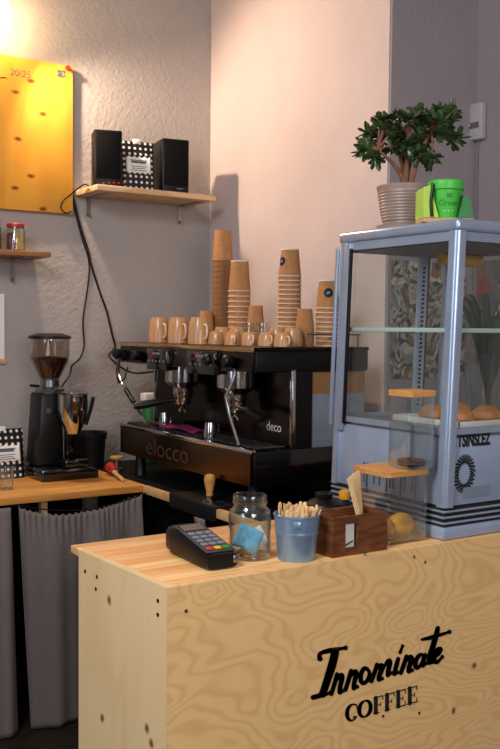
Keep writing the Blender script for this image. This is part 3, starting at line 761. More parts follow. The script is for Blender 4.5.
# ------------------------------------------------------------------ cables from the shelf
def cable(pts, r, label):
    o = MB().tube(smoothpts([tuple(p) for p in pts], 5), r, 8).build('power_cable', 'black', smooth=60); return tag(o, label, 'cable', 'black cables on the back wall')
yw = YB - .007
P2 = [(73, 200), (76, 215), (82, 238), (89, 262), (88, 285), (83, 320), (84, 345), (80, 358), (72, 366), (69, 376)]
cable([onY(x, y, yw) for x, y in P2] + [Vector((1.535, 3.98, 1.2)), Vector((1.49, 3.86, 1.15))], .0038, 'thin dark cable running down the wall to the grinder')
P3 = [(78, 192), (74, 200), (80, 225), (88, 250), (92, 268), (101, 295), (107, 312), (112, 334), (115, 347), (118, 368), (128, 384), (138, 380), (137, 372)]
cable([onY(71, 192, YB - .02)] + [onY(x, y, YB - .018) for x, y in P3[1:9]] + [Vector((1.79, 3.93, 1.40)), Vector((1.88, 3.88, 1.33)), Vector((1.98, 3.74, 1.35))], .0048, 'thicker dark cable dropping from the shelf to the espresso machine')
cable([Vector((1.672, 3.90, 2.16)), Vector((1.668, 3.95, 2.17))] + [onY(x, y, 4.05) for x, y in ((69, 196), (63, 201), (61, 208), (66, 213), (72, 211))], .003, 'thin cable looping over the corner of the yellow board')

# ------------------------------------------------------------------ plywood counter
CX0, CY0, CY1, CX1 = .904, 1.700, 2.105, 2.70
t = thing('plywood_counter', 'pale plywood counter with black painted cafe lettering on its front', 'counter', (CX0, CY0, 0))
W = CX1 - CX0; DD = CY1 - CY0
fp = MB().prism([(.0001, 0), (W, 0), (W, .018), (.0181, .018)], 'z', 0, 1.0).build('front_panel', 'ply_front', t)
SK = -.064
sp = MB().prism([(0, 0.0001), (.018, .0181), (.018 + SK * DD, DD), (SK * DD, DD)], 'z', 0, .9998).build('side_panel', 'ply_side', t); sp['label'] = 'pale side panel with knots'
MB().prism([(.0184, .0184), (W, .0184), (W, DD + .055), (SK * DD + .002, DD + .055), (SK * DD + .002, DD + .0008), (.0186 + SK * DD, DD + .0008)], 'z', .9822, 1.0, .0008).build('top_slab', 'top_wood', t)['label'] = 'striped glued wood top'
MB().box(W - .018, W, .0184, DD, 0, .982).build('end_panel', 'ply_side', t)
MB().box(.02, W - .02, .02, DD - .02, .45, .468).build('inner_shelf', 'ply_side', t)
for y, z in ((.035, .965), (.035, .935), (DD - .035, .955), (DD - .095, .955), (DD - .09, .925)):
    MB().cyl((-.0014 + SK * y, y, z), (.004 + SK * y, y, z), .0045, None, 12).build('screw', 'black_matte', sp)
for px, py in ((186, 611), (365, 553), (414, 557), (425, 562), (383, 716), (419, 713), (354, 717)):
    p = onY(px, py, CY0); MB().cyl((p.x - CX0, -.001, p.z), (p.x - CX0, .004, p.z), .004, None, 10).build('screw', 'steel', fp)

# lettering: traced pen strokes on the front panel plane
def put(u, v, l):
    p = onY(300 + u / 3.125, 610 + v / 3.125, CY0); return Vector((p.x - CX0, -.0008 - l, p.z))
b = MB(); lift = [0.]
def st(pts, w, n=5):
    lift[0] += .00002; p = smoothpts(pts, n)
    ws = w if not isinstance(w, (list, tuple)) else [w[min(int(i / max(1, len(p) - 1) * (len(w) - 1)), len(w) - 2)] + (w[min(int(i / max(1, len(p) - 1) * (len(w) - 1)), len(w) - 2) + 1] - w[min(int(i / max(1, len(p) - 1) * (len(w) - 1)), len(w) - 2)]) * ((i / max(1, len(p) - 1) * (len(w) - 1)) % 1) for i in range(len(p))]
    brush(b, p, [q * 1.5 for q in ws], put, lift[0])
st([(62, 152), (60, 142), (68, 133), (95, 126), (142, 118)], [12, 9, 9, 11, 6])
st([(110, 128), (100, 170), (86, 215), (70, 262)], [17, 18, 17, 15])
st([(40, 273), (66, 266), (96, 258)], [11, 11, 5])
def script_n(x, y, w=36, h=58, sl=20):
    st([(x + sl * .9, y - h), (x + sl * .5, y - h * .5), (x, y)], [9, 10, 9])
    st([(x + 4, y - h * .25), (x + 14, y - h * .62), (x + sl + 8, y - h * .95), (x + sl + 14, y - h * .85), (x + w * .62, y - h * .3), (x + w * .6, y - 4), (x + w * .85, y - h * .16)], [5, 6, 9, 11, 10, 9, 4])
script_n(97, 262, 44, 62); script_n(141, 249, 44, 60)
st([(212, 186), (200, 182), (190, 200), (190, 222), (200, 228), (213, 214), (216, 194), (208, 184)], [8, 9, 10, 10, 9, 9, 8, 7])
script_n(222, 222, 40, 52); 
st([(254, 200), (262, 178), (275, 158), (280, 164), (275, 190), (274, 204), (284, 196)], [5, 6, 9, 11, 10, 9, 4])
st([(306, 152), (300, 175), (294, 200), (304, 194)], [9, 10, 9, 4]); st([(312, 132), (320, 112)], [8, 5])
script_n(314, 196, 42, 52)
st([(386, 142), (374, 140), (362, 156), (360, 176), (368, 180), (380, 164), (388, 142)], [8, 9, 10, 10, 8, 7, 7]); st([(390, 140), (384, 160), (383, 174), (394, 166)], [9, 10, 9, 4])
st([(430, 56), (420, 95), (406, 140), (402, 164), (412, 162)], [10, 12, 12, 10, 5]); st([(380, 92), (415, 84), (466, 68)], [6, 10, 5])
st([(420, 148), (434, 136), (440, 122), (430, 122), (420, 140), (419, 158), (428, 162), (444, 146)], [6, 7, 8, 9, 10, 10, 9, 4])
b.build('script_lettering', 'ink', fp, smooth=0)['label'] = 'black brush script reading Innominate'
b = MB()
def bar(x0, y0, x1, y1, w): lift[0] += .00002; brush(b, [(x0, y0), (x1, y1)], w, put, lift[0])
SL = -.285
def base(x): return 345 + (x - 160) * SL * 1.0
HC = 50
def cap_C(x, w):
    pts = []
    for k in range(22):
        a = math.radians(-50 - 260 * k / 21); cx = x + w / 2
        px_ = cx + w / 2 * math.cos(a); py_ = base(px_) - HC / 2 + HC / 2 * math.sin(-a) * -1
        pts.append((px_, py_))
    pts = []
    for k in range(22):
        a = math.radians(42 + 276 * k / 21); px_ = x + w / 2 + w / 2 * math.cos(a); pts.append((px_, base(px_) - HC / 2 - HC / 2 * math.sin(a)))
    ws = [5 + 8 * max(0, -math.cos(math.radians(42 + 276 * k / 21))) for k in range(22)]
    lift[0] += .00002; brush(b, pts, ws, put, lift[0]); bar(pts[0][0] + 1, pts[0][1] - 4, pts[0][0] + 1, pts[0][1] + 9, 3)
def cap_O(x, w):
    pts = []; ws = []
    for k in range(33):
        a = 2 * PI * k / 32; px_ = x + w / 2 + w / 2 * math.cos(a); pts.append((px_, base(px_) - HC / 2 - HC / 2 * math.sin(a))); ws.append(5 + 8 * abs(math.cos(a)))
    lift[0] += .00002; brush(b, pts, ws, put, lift[0])
def cap_FE(x, w, e):
    s_ = x + 7
    bar(s_, base(s_) - 2, s_, base(s_) - HC, 12)
    bar(x, base(x) - 1, x + (w if e else 16), base(x + (w if e else 16)) - 1, 4); bar(x, base(x) - HC, x + w, base(x + w) - HC, 4)
    bar(s_, base(s_) - HC / 2, x + w * .75, base(x + w * .75) - HC / 2, 3); bar(x + w * .75, base(x + w * .75) - HC / 2 - 6, x + w * .75, base(x + w * .75) - HC / 2 + 6, 2.5)
    bar(x + w, base(x + w) - HC, x + w, base(x + w) - HC + 11, 3)
    if e: bar(x + w, base(x + w) - 12, x + w, base(x + w) - 1, 3)
cap_C(146, 34); cap_O(184, 36); cap_FE(229, 29, 0); cap_FE(264, 29, 0); cap_FE(299, 29, 1); cap_FE(335, 29, 1)
b.build('capital_lettering', 'ink', fp, smooth=0)['label'] = 'black serif capitals reading COFFEE'

# ------------------------------------------------------------------ things on the counter
ZK = 1.0005
# card terminal
t = thing('card_terminal', 'black card payment terminal lying on the counter beside the money jar', 'card terminal', (1.082, 1.868, ZK), math.radians(-92))
def loft(secs, name, mat, parent):
    b = MB(); rows = []
    for (x, hw, z0, z1) in secs:
        row = []
        for k in range(24):
            a = 2 * PI * k / 24; row.append((x, hw * math.copysign(abs(math.cos(a)) ** .45, math.cos(a)), (z0 + z1) / 2 + (z1 - z0) / 2 * math.copysign(abs(math.sin(a)) ** .45, math.sin(a))))
        rows.append(row + [row[0]])
    b.grid(rows); b.poly(rows[0][:-1]); b.poly(rows[-1][:-1][::-1]); return b.build(name, mat, parent, smooth=50)
loft([(-.118, .028, .012, .046), (-.105, .040, .003, .064), (-.075, .043, .0, .070), (-.03, .042, .0, .062), (.04, .041, .0, .049), (.09, .040, .0, .040), (.104, .038, .003, .036)], 'body', 'black', t)
def zt_(x): return .0707 + (x + .075) * (.040 - .070) / .165 if x > -.075 else .0707
sl = math.atan2(-.030, .165)
def slab(x0, x1, y0, y1, lift_, th):
    return MB().box(x0, x1, y0, y1, 0, th, .0015, 1).move(Matrix.Translation((0, 0, zt_(0) + lift_)) @ Matrix.Rotation(-sl, 4, 'Y'))
slab(-.072, .098, -.037, .037, -.001, .002).build('face_plate', 'dark_face', t)
slab(-.066, -.028, -.030, .030, .001, .0015).build('display', 'screen', t)
b = MB()
for r_ in range(4):
    for c_ in range(3): b.box(-.016 + r_ * .021, -.002 + r_ * .021, -.029 + c_ * .021, -.012 + c_ * .021, .001, .004, .0015, 1)
b.move(Matrix.Translation((0, 0, zt_(0))) @ Matrix.Rotation(-sl, 4, 'Y')); b.build('keypad', 'key', t)
for k, (c_, mm) in enumerate(((-.029, 'key_r'), (-.008, 'key_y'), (.013, 'key_g'))):
    slab(.072, .086, c_, c_ + .017, .001, .003).build('function_key', mm, t)['label'] = ['red key', 'yellow key', 'green key'][k]
MB().box(.085, .1065, .026, .0415, .012, .03, .003).build('card_slot', 'steel', t)

# money jar
t = thing('tip_jar', 'clear glass jar with banknotes and coins on the counter beside the terminal', 'jar', (1.194, 1.833, ZK))
r_, h_ = .050, .150
MB().lathe([(0, .002), (r_ * .9, 0), (r_, .008), (r_, .099), (r_ * .96, .112), (r_ * .76, .121), (r_ * .76, .125), (r_ * .80, .127), (r_ * .80, .145), (r_ * .78, .149), (r_ * .74, .149), (r_ * .72, .125), (r_ * .93, .110), (r_ - .003, .098), (r_ - .003, .009), (0, .006)], 36).build('glass_body', 'jar', t)
MB().lathe([(r_ * .785, .1265), (r_ * .83, .129), (r_ * .83, .132), (r_ * .785, .134)], 36, close=True).build('neck_ring', 'jar', t)
def note(loc, rx, ry, rz, w_, h2, mat, label, fold):
    b = MB(); b.grid([[(w_ * (i / 8 - .5), fold * math.sin(i / 8 * PI * 1.6), h2 * (j / 5 - .5)) for i in range(9)] for j in range(6)])
    b.move(Matrix.Rotation(rz, 4, 'Z') @ Matrix.Rotation(ry, 4, 'Y') @ Matrix.Rotation(rx, 4, 'X')); o = b.build('banknote', mat, loc=loc, smooth=60, solid=.0006)
    tag(o, label, 'banknote', 'notes in the jar')
note((1.181, 1.820, ZK + .047), .1, .35, -.55, .060, .058, 'paper_blue', 'pale blue folded banknote leaning inside the glass jar', .008)
note((1.209, 1.828, ZK + .045), -.15, -.5, -.5, .045, .045, 'white', 'cream folded banknote inside the glass jar behind the blue one', .006)
c0 = None
for k, (x, y, z) in enumerate(((-.012, -.01, .0072), (.018, -.015, .0072), (.0, .018, .0072), (-.025, .014, .0072), (.004, -.006, .0098))):
    lab = ['coin on the jar bottom below the blue note', 'coin on the jar bottom near the cream note', 'coin on the jar bottom farthest from the terminal front', 'coin on the jar bottom closest to the terminal', 'coin lying on top of the others in the jar'][k]
    if c0 is None: c0 = MB().lathe([(0, 0), (.011, 0), (.0115, .001), (.011, .002), (0, .002)], 20).build('coin', 'coin', loc=(1.194 + x, 1.833 + y, ZK + z)); tag(c0, lab, 'coin', 'coins in the jar')
    else: dup(c0, (1.194 + x, 1.833 + y, ZK + z), lab)

# bucket with stirrers
BX, BY = 1.283, 1.768
t = thing('metal_bucket', 'blue grey metal bucket full of wooden stirrers on the counter', 'bucket', (BX, BY, ZK))
bp = [(0, .002), (.042, .002), (.043, 0), (.0445, 0), (.045, .003), (.0495, .064), (.051, .068), (.051, .072), (.0503, .076), (.051, .08), (.0515, .086), (.0535, .112), (.0555, .114), (.0555, .118), (.0535, .119), (.052, .117), (.0435, .006), (0, .006)]
MB().lathe([(a, b * .9) for a, b in bp], 40).build('body', 'bucket', t)
for s_ in (-1, 1): MB().box(-.008, .008, s_ * .0525 - .003, s_ * .0525 + .003, .080, .096, .002).move(Matrix.Rotation(-.6, 4, 'Z')).build('ear', 'bucket', t)
# stirrers: every one its own object
def stirrer_proto():
    n = 8; poly = [(-.003, 0), (.003, 0)] + [(.003 * math.cos(a) * 1.0, .125 + .003 * math.sin(a)) for a in [PI * k / 6 for k in range(7)]] + []
    poly = [(.0032 * math.cos(a), .0035 + .0032 * math.sin(a)) for a in [PI + PI * k / 6 for k in range(7)]] + [(.0040 * math.cos(a), .106 + .0040 * math.sin(a)) for a in [PI * k / 6 for k in range(7)]]
    return MB().prism(poly, 'y', -.0008, .0008).build('wooden_stirrer', 'stir', smooth=0)
s0 = None; cnt = 0
spots_ = []
for ring, n in ((.038, 24), (.028, 18), (.016, 10), (.007, 4)):
    for k in range(n): spots_.append((ring, 2 * PI * (k + .5 * R.random()) / n))
rv = Vector((SA, -CA))
for ring, a in spots_:
    x = ring * math.cos(a); y = ring * math.sin(a)
    s = s0 if s0 is None else s0.copy()
    if s0 is None: s0 = stirrer_proto(); s = s0
    else: C.objects.link(s)
    k_ = ring / .042
    tx, ty = x * 1.0 / ring * .10 * k_ + R.uniform(-.03, .03), y / ring * .10 * k_ + R.uniform(-.03, .03)
    lean = Vector((tx * 2.0 + SA * .11, ty * 2.0 - CA * .11, 1)).normalized()
    q = Vector((0, 0, 1)).rotation_difference(lean)
    s.rotation_mode = 'QUATERNION'
    from mathutils import Quaternion
    s.rotation_quaternion = q @ Quaternion((0, 0, 1), R.uniform(-.5, .5) + math.atan2(y, x) + PI / 2)
    s.location = (BX + x * .78 - SA * .007, BY + y * .78 + CA * .007, ZK + .008 + R.uniform(0, .012))
    tag(s, 'pale wooden stirrer standing in the blue grey metal bucket', 'stirrer', 'stirrers in the metal bucket')

# walnut box with tall sticks and napkins
t = thing('walnut_box', 'dark brown wooden box with a square cut out holding tall wooden sticks', 'box', (1.353, 1.722, ZK), 0)
bw, bd, bh = .170, .105, .094
b = MB(); b.box(0, .008, 0, bd, 0, bh, .001); b.build('end_panel', 'walnut', t)
b = MB(); b.box(bw - .008, bw, 0, bd, 0, bh, .001); b.build('end_panel', 'walnut', t)
b = MB(); b.box(.008, bw - .008, bd - .008, bd, 0, bh, .001); b.build('back_panel', 'walnut', t)
b = MB()       # front with window
wx0, wx1, wz0, wz1 = .040, .078, .018, .076
b.box(.008, wx0, 0, .008, 0, bh); b.box(wx1, bw - .008, 0, .008, 0, bh); b.box(wx0, wx1, 0, .008, 0, wz0); b.box(wx0, wx1, 0, .008, wz1, bh); b.build('front_panel', 'walnut', t)
MB().box(.008, bw - .008, .008, bd - .008, 0, .006).build('bottom', 'walnut', t)
MB().box(.083, .088, .008, bd - .008, .006, bh - .01).build('divider', 'walnut', t)
t = thing('napkin_pack', 'white napkins showing through the cut out of the brown box', 'napkins', (1.353 + .012, 1.722 + .012, ZK + .0065))
MB().box(0, .066, 0, .05, 0, .070, .004).build('pack', 'white', t)
MB().prism([(.034, .012), (.06, .022), (.06, .027), (.034, .017)], 'y', -.0008, 0).build('printed_stripe', 'ink_grey', t)
s1 = None
for k, (x, lx, ly) in enumerate(((.129, -.30, .04), (.134, -.24, .05), (.140, -.19, .03), (.146, -.14, .05), (.152, -.08, .04))):
    if s1 is None: s1 = MB().box(-.007, .007, -.0015, .0015, 0, .178, .001, 1).build('tall_stick', 'stir'); s = s1
    else: s = s1.copy(); C.objects.link(s)
    s.location = (1.353 + x, 1.722 + .03 + .010 * k, ZK + .008); s.rotation_mode = 'QUATERNION'
    s.rotation_quaternion = Vector((0, 0, 1)).rotation_difference(Vector((lx, ly, 1)).normalized())
    tag(s, ('first', 'second', 'third', 'fourth', 'fifth')[k] + ' tall flat stick in the brown box, counted from its front panel', 'stick', 'tall sticks in the brown box')

# black rolled mat and yellow topped bottle between box and fridge
t = thing('black_bowl', 'black rounded bowl turned over behind the brown box', 'bowl', (1.530, 1.985, ZK)); t.scale = (1.12, 1.12, 1.5)
MB().lathe([(.058, 0), (.060, .004), (.058, .03), (.046, .048), (.02, .058), (0, .059), (0, .055), (.02, .054), (.044, .044), (.055, .028), (.056, 0)], 32).build('shell', 'black', t)
MB().lathe([(.012, .0585), (.02, .0585), (.022, .066), (.012, .066)], 20, close=True).build('foot_ring', 'black', t)
t = thing('sauce_bottle', 'small dark bottle with a yellow cap between black bowl and fridge', 'bottle', (1.648, 2.045, ZK))
MB().lathe([(0, 0), (.02, 0), (.022, .006), (.022, .05), (.012, .062), (0, .062)], 20).build('body', 'black', t)
MB().lathe([(0, .062), (.014, .062), (.016, .068), (.015, .085), (0, .09)], 20).build('cap', 'yellow', t)

# storage jars
def square_jar(loc, w_, h_, rz, label, group):
    t = thing('storage_jar', label, 'jar', loc, rz, group)
    def rr(hw, z, rad=.014): 
        pts = []
        for cx_, cy_, a0 in ((hw - rad, hw - rad, 0), (-hw + rad, hw - rad, PI / 2), (-hw + rad, -hw + rad, PI), (hw - rad, -hw + rad, 1.5 * PI)):
            for k in range(5): a = a0 + PI / 2 * k / 4; pts.append((cx_ + rad * math.cos(a), cy_ + rad * math.sin(a), z))
        return pts + [pts[0]]
    hw = w_ / 2; b = MB()
    rows = [rr(hw - .003, 0), rr(hw, .004), rr(hw, h_), rr(hw - .003, h_), rr(hw - .003, .006, .011)]
    b.grid(rows); b.poly(rows[0][:-1][::-1]); b.poly(rows[-1][:-1]); b.build('glass_body', 'jar', t, smooth=40)
    b = MB(); rows = [rr(hw + .002, h_ + .0005), rr(hw + .002, h_ + .013), rr(hw - .001, h_ + .015)]
    b.grid(rows); b.poly(rows[0][:-1][::-1]); b.poly(rows[-1][:-1]); b.build('lid', 'lid_wood', t, smooth=40)
    return t
square_jar((1.618, 1.820, ZK), .140, .170, 0, 'short wide glass jar with a wooden lid standing against the fridge', 'wooden lidded jars')
square_jar((1.654, 1.783, ZK + .1865), .090, .183, 0, 'tall narrow glass jar with a wooden lid stacked on the short jar', 'wooden lidded jars')
o = MB().lathe([(0, 0), (.035, 0), (.038, .003), (.036, .012), (0, .014)], 28).build('coffee_remains', 'beans', loc=(1.654, 1.783, ZK + .1865 + .0075))
o.name = 'ground_coffee'; tag(o, 'dark round heap of coffee left in the tall narrow jar', 'coffee'); 
o = MB().ball((0, 0, .030), .030, (1.25, 1.0, 1.0)).build('lemon', 'yellow', loc=(1.640, 1.802, ZK + .0062)); tag(o, 'yellow lemon in the short jar, nearer the fridge', 'fruit', 'fruit in the short jar')
o = MB().ball((0, 0, .026), .026, (1.1, 1.0, 1.0)).build('lemon', 'lid_wood', loc=(1.582, 1.80, ZK + .0062)); tag(o, 'tan dried fruit in the short jar beside the lemon', 'fruit', 'fruit in the short jar')

# ------------------------------------------------------------------ display fridge
FX0, FX1, FY0, FY1, FH = 1.702, 2.156, 1.712, 2.190, .82
t = thing('display_fridge', 'silver glass sided countertop display fridge with a potted plant on top', 'fridge', (FX0, FY0, ZK))
w_, d_ = FX1 - FX0, FY1 - FY0
zb, zg0, zg1 = .03, .275, .785
# base with vent slots
b = MB(); b.box(.004, w_ - .004, .004, d_ - .004, .0, .035, .008); b.build('plinth', 'alu_panel', t)
b = MB(); b.box(.008, w_ - .008, .008, d_ - .008, .035, .085); vb = b.build('vent_base', 'slot', t)
for k in range(3):
    z = .041 + k * .015
    MB().box(.004, w_ - .004, .004, d_ - .004, z, z + .006, .002).build('vent_slat', 'alu', vb)
for q in (.14, .30):
    pass
lower = MB().box(.008, w_ - .008, .008, d_ - .008, .087, zg0 - .012, .003).build('lower_housing', 'alu_panel', t)
MB().box(.012, w_ - .012, .012, d_ - .012, zg0 - .012, zg0).build('deck', 'steel', t)
for (x, y) in ((0, 0), (w_, 0), (0, d_), (w_, d_)):
    sx = 1 if x == 0 else -1; sy = 1 if y == 0 else -1; r_ = .030
    poly = []
    for k in range(7):
        a = PI + PI / 2 * k / 6; poly.append((r_ * .55 + r_ * .55 * math.cos(a), r_ * .55 + r_ * .55 * math.sin(a)))
    poly += [(r_, 0), (r_, r_ * .35), (r_ * .35, r_), (0, r_)]
    b = MB(); b.prism([(x + sx * u, y + sy * v) for u, v in poly], 'z', .085, FH - .03); b.build('corner_post', 'alu', t)
# top frame
b = MB(); b.box(-.002, w_ + .002, -.002, d_ + .002, FH - .032, FH, .010, 3); b.build('top_cap', 'alu', t)
# rails round the glass
for (a0, a1, b0, b1) in ((.03, w_ - .03, .004, .016), (.03, w_ - .03, d_ - .016, d_ - .004), (.004, .016, .03, d_ - .03), (w_ - .016, w_ - .004, .03, d_ - .03)):
    MB().box(a0, a1, b0, b1, zg0 - .004, zg0 + .012).build('glass_rail', 'alu', t)
    MB().box(a0, a1, b0, b1, FH - .055, FH - .032).build('glass_rail', 'alu', t)
for (a0, a1, b0, b1) in ((.03, w_ - .03, .008, .011), (.03, w_ - .03, d_ - .011, d_ - .008), (.008, .011, .03, d_ - .03), (w_ - .011, w_ - .008, .03, d_ - .03)):
    MB().box(a0, a1, b0, b1, zg0 + .012, FH - .055).build('glass_pane', 'glass', t, smooth=0)
# door frame strips beside the glass
MB().box(-.004, .006, d_ - .052, d_ - .030, zg0 - .03, FH - .036, .002).build('door_frame', 'alu', t)
MB().box(-.003, .005, d_ - .062, d_ - .053, zg0 - .01, FH - .05, .001).build('door_seal', 'black', t)
MB().box(-.008, .004, d_ - .004, d_ + .006, zg0 - .02, FH - .045, .004).build('handle', 'alu', t)
# shelf with glass edge, ladder post, amber tube
sh = MB().box(.02, w_ - .02, .02, d_ - .02, .536, .540).build('shelf', 'glass', t, smooth=0)
b = MB(); zs = .532
b.box(.016, .026, .02, d_ - .02, zs, zs + .012, .002); b.box(.016, w_ - .016, .016, .026, zs, zs + .012, .002); b.box(w_ - .026, w_ - .016, .02, d_ - .02, zs, zs + .012, .002); b.box(.016, w_ - .016, d_ - .026, d_ - .016, zs, zs + .012, .002)
b.build('shelf_edge', 'shelf_glass', sh)['label'] = 'pale green shelf edge'
lx, ly = .30, d_ - .045
lp = MB().box(lx - .016, lx + .016, ly, ly + .012, zg0, FH - .056).build('ladder_post', 'alu', t)
b = MB()
for k in range(32):
    z = zg0 + .03 + k * .0135; b.box(lx - .005, lx + .005, ly - .001, ly + .003, z, z + .007)
b.build('peg_slots', 'slot', lp)
MB().box(lx + .02, lx + .028, ly + .004, ly + .02, zg0, FH - .056).build('cable_duct', 'walnut', t)
b = MB(); b.cyl((w_ * .52, d_ * .62, FH - .075), (w_ - .06, d_ * .62, FH - .075), .018, None, 18); b.build('amber_tube', 'tube', t)['label'] = 'amber tube under the top'
b = MB(); b.box(.02, w_ - .02, .02, d_ - .02, FH - .058, FH - .050); b.build('inner_ceiling', 'grey_plastic', t)
# markings
fx = -.0016 + .008
font_mesh('TSINSLEZ', .046, (.042, .0072, .240), (1, 0, 0), (0, 0, 1), 'housing_lettering', 'ink', lower, xs=.62, bold=.0022)
b = MB(); b.box(.030, .038, .0069, .008, .236, .276); b.build('lettering_block', 'ink_grey', lower)
b = MB(); cx_, cz_ = .072, .168
for k in range(26):
    a = 2 * PI * k / 26
    for rr_, da in ((.030, 0), (.024, .12), (.036, .12)):
        x = cx_ + rr_ * math.cos(a + da); z = cz_ + 1.3 * rr_ * math.sin(a + da); s_ = .0062
        b.poly([(x + s_ * math.cos(a) , .0070, z + s_ * math.sin(a)), (x - .0036 * math.sin(a), .0070, z + .0036 * math.cos(a)), (x - s_ * math.cos(a), .0070, z - s_ * math.sin(a)), (x + .0036 * math.sin(a), .0070, z - .0036 * math.cos(a))])
b.build('wreath_emblem', 'ink', lower, smooth=0)
MB().box(.070, .17, .0066, .008, .104, .132).build('data_plate', 'plate', lower)
b = MB()
for k, yy in enumerate((.33, .315, .285, .262, .232, .218, .205, .175, .160, .130, .117)):
    b.box(.0066, .0085, yy - .0035, yy + .0025, .105 - .012 * (k % 3 == 1), .162)
b.build('side_marks', 'ink', lower)

def lean(o):
    for ch in o.children:
        for v in ch.data.vertices: v.co.x += .024 * v.co.z; v.co.y -= .015 * v.co.z
        lean(ch)
lean(t)
# fridge contents: tray of buns
t = thing('pastry_tray', 'white tray on the fridge deck below the glass shelf', 'tray', (1.84, 1.80, ZK + zg0 + .0005))
MB().box(0, .24, 0, .26, 0, .006, .002).build('plate', 'white', t)
b = MB(); b.box(-.003, .002, -.003, .263, .0, .016, .001); b.box(.238, .243, -.003, .263, 0, .016, .001); b.box(-.003, .243, -.003, .002, 0, .016, .001); b.box(-.003, .243, .258, .263, 0, .016, .001); b.build('rim', 'white', t)
bun = None
for k, (x, y) in enumerate(((.06, .06), (.17, .06), (.06, .16), (.17, .17))):
    lab = 'baked bun on the white tray ' + ['beside the tall storage jar', 'behind the fridge front post', 'nearest the espresso machine', 'in front of the slotted ladder post'][k]
    loc = (1.84 + x, 1.80 + y, ZK + zg0 + .0068)
    if bun is None: bun = MB().lathe([(0, 0), (.034, 0), (.044, .012), (.040, .028), (.022, .042), (0, .046)], 24).build('bread_bun', 'bun', loc=loc); tag(bun, lab, 'bun', 'buns on the tray')
    else: dup(bun, loc, lab)

# ------------------------------------------------------------------ jade plant on the fridge
PX, PY, PZ = 1.842, 2.03, ZK + FH
t = thing('potted_jade_plant', 'bushy jade plant in a ribbed taupe pot on top of the fridge', 'potted plant', (PX, PY, PZ))
MB().lathe([(0, 0), (.074, 0), (.080, .004), (.082, .014), (.076, .014), (.074, .007), (0, .007)], 36).build('saucer', 'terra', t)
prof = [(0, .008), (.058, .008), (.062, .013)]
for k in range(11):
    f = k / 10; r_ = .063 + .016 * f ** .8; prof += [(r_ + .0004, .020 + f * .086), (r_ - .0004, .020 + f * .086 + .004)]
prof += [(.0805, .116), (.082, .124), (.080, .127), (.076, .124), (.072, .106), (0, .104)]
MB().lathe(prof, 40).build('pot', 'terra', t)
MB().lathe([(0, .103), (.03, .108), (.070, .106)], 28).build('soil', 'soil', t)
rvec = Vector((SA, -CA, 0)); dvec = Vector((CA, SA, 0))
def loc_px(px, py, dep):      # place on the screen-parallel plane through the pot, then push along the view
    d0 = (Vector((PX, PY, PZ)) - Vector((0, 0, CAMZ))).dot(FWD)
    return Vector((0, 0, CAMZ)) + sight(px, py) * (d0 + dep) - Vector((PX, PY, PZ))
tips = []
clus = [(355, 152), (362, 145), (372, 155), (368, 162), (380, 118), (388, 110), (398, 122), (405, 112), (414, 106), (392, 132), (375, 135), (366, 130), (408, 128), (420, 120), (428, 130), (436, 112), (444, 104), (452, 112), (456, 128), (460, 138), (448, 132), (440, 125), (430, 148), (422, 155), (412, 142), (384, 146), (396, 148), (432, 162), (444, 118), (458, 107), (402, 138), (418, 138), (378, 128), (386, 124), (426, 112)]
b = MB(); bl = MB()
forks = [loc_px(378, 150, -.05), loc_px(393, 138, .03), loc_px(408, 134, -.03), loc_px(424, 138, .04), loc_px(432, 130, -.04), loc_px(400, 142, .07)]
baseP = Vector((0, 0, .10))
for i, fk in enumerate(forks):
    b0 = baseP + Vector((R.uniform(-.012, .012), R.uniform(-.012, .012), 0)); mid = b0.lerp(fk, .5) + Vector((R.uniform(-.012, .012), R.uniform(-.012, .012), .012))
    b.tube(smoothpts([tuple(b0), tuple(mid), tuple(fk)], 4), [.009 - .005 * k / 8 for k in range(9)], 8)
def jade_leaf(mb, pos, dirv, ln, wd):
    dirv = dirv.normalized(); side = dirv.cross(Vector((R.uniform(-.4, .4), R.uniform(-.4, .4), 1))).normalized(); nrm = side.cross(dirv).normalized()
    m = Matrix((dirv, side, nrm)).transposed().to_4x4(); m.translation = pos + dirv * ln * .5
    tb = bmesh.new(); bmesh.ops.create_uvsphere(tb, u_segments=8, v_segments=6, radius=.5)
    for v in tb.verts:
        f = v.co.x + .5; v.co.y *= (.55 + .6 * f) ; v.co.z += .25 * (v.co.x ** 2)
    bmesh.ops.scale(tb, vec=(ln, wd, wd * .22), verts=tb.verts)
    mb._merge(tb, m)
for (px, py) in clus:
    for rep in range(2):
        tip = loc_px(404 + (px - 404) * .93 + R.uniform(-4, 4), 140 + (py - 138) * .86 + R.uniform(-3, 3), R.uniform(-.10, .10))
        fk = min(forks, key=lambda q: (q - tip).length)
        b.tube(smoothpts([tuple(fk), tuple(fk.lerp(tip, .55) + Vector((0, 0, .006))), tuple(tip)], 3), [.0036 - .0018 * k / 6 for k in range(7)], 6)
        axis = (tip - fk).normalized() + Vector((0, 0, .25))
        for k in range(9):
            a = 2 * PI * k / 9 * 1.9 + R.uniform(-.3, .3); s1_ = axis.cross(Vector((.3, .2, 1))).normalized(); s2_ = axis.cross(s1_).normalized()
            dv = axis.normalized() * R.uniform(.1, .9) + (s1_ * math.cos(a) + s2_ * math.sin(a)) * .9
            jade_leaf(bl, tip - axis.normalized() * R.uniform(0, .02), dv, R.uniform(.028, .041), R.uniform(.018, .025))
b.build('stem', 'stem', t); bl.build('foliage', 'leaf', t, smooth=60)

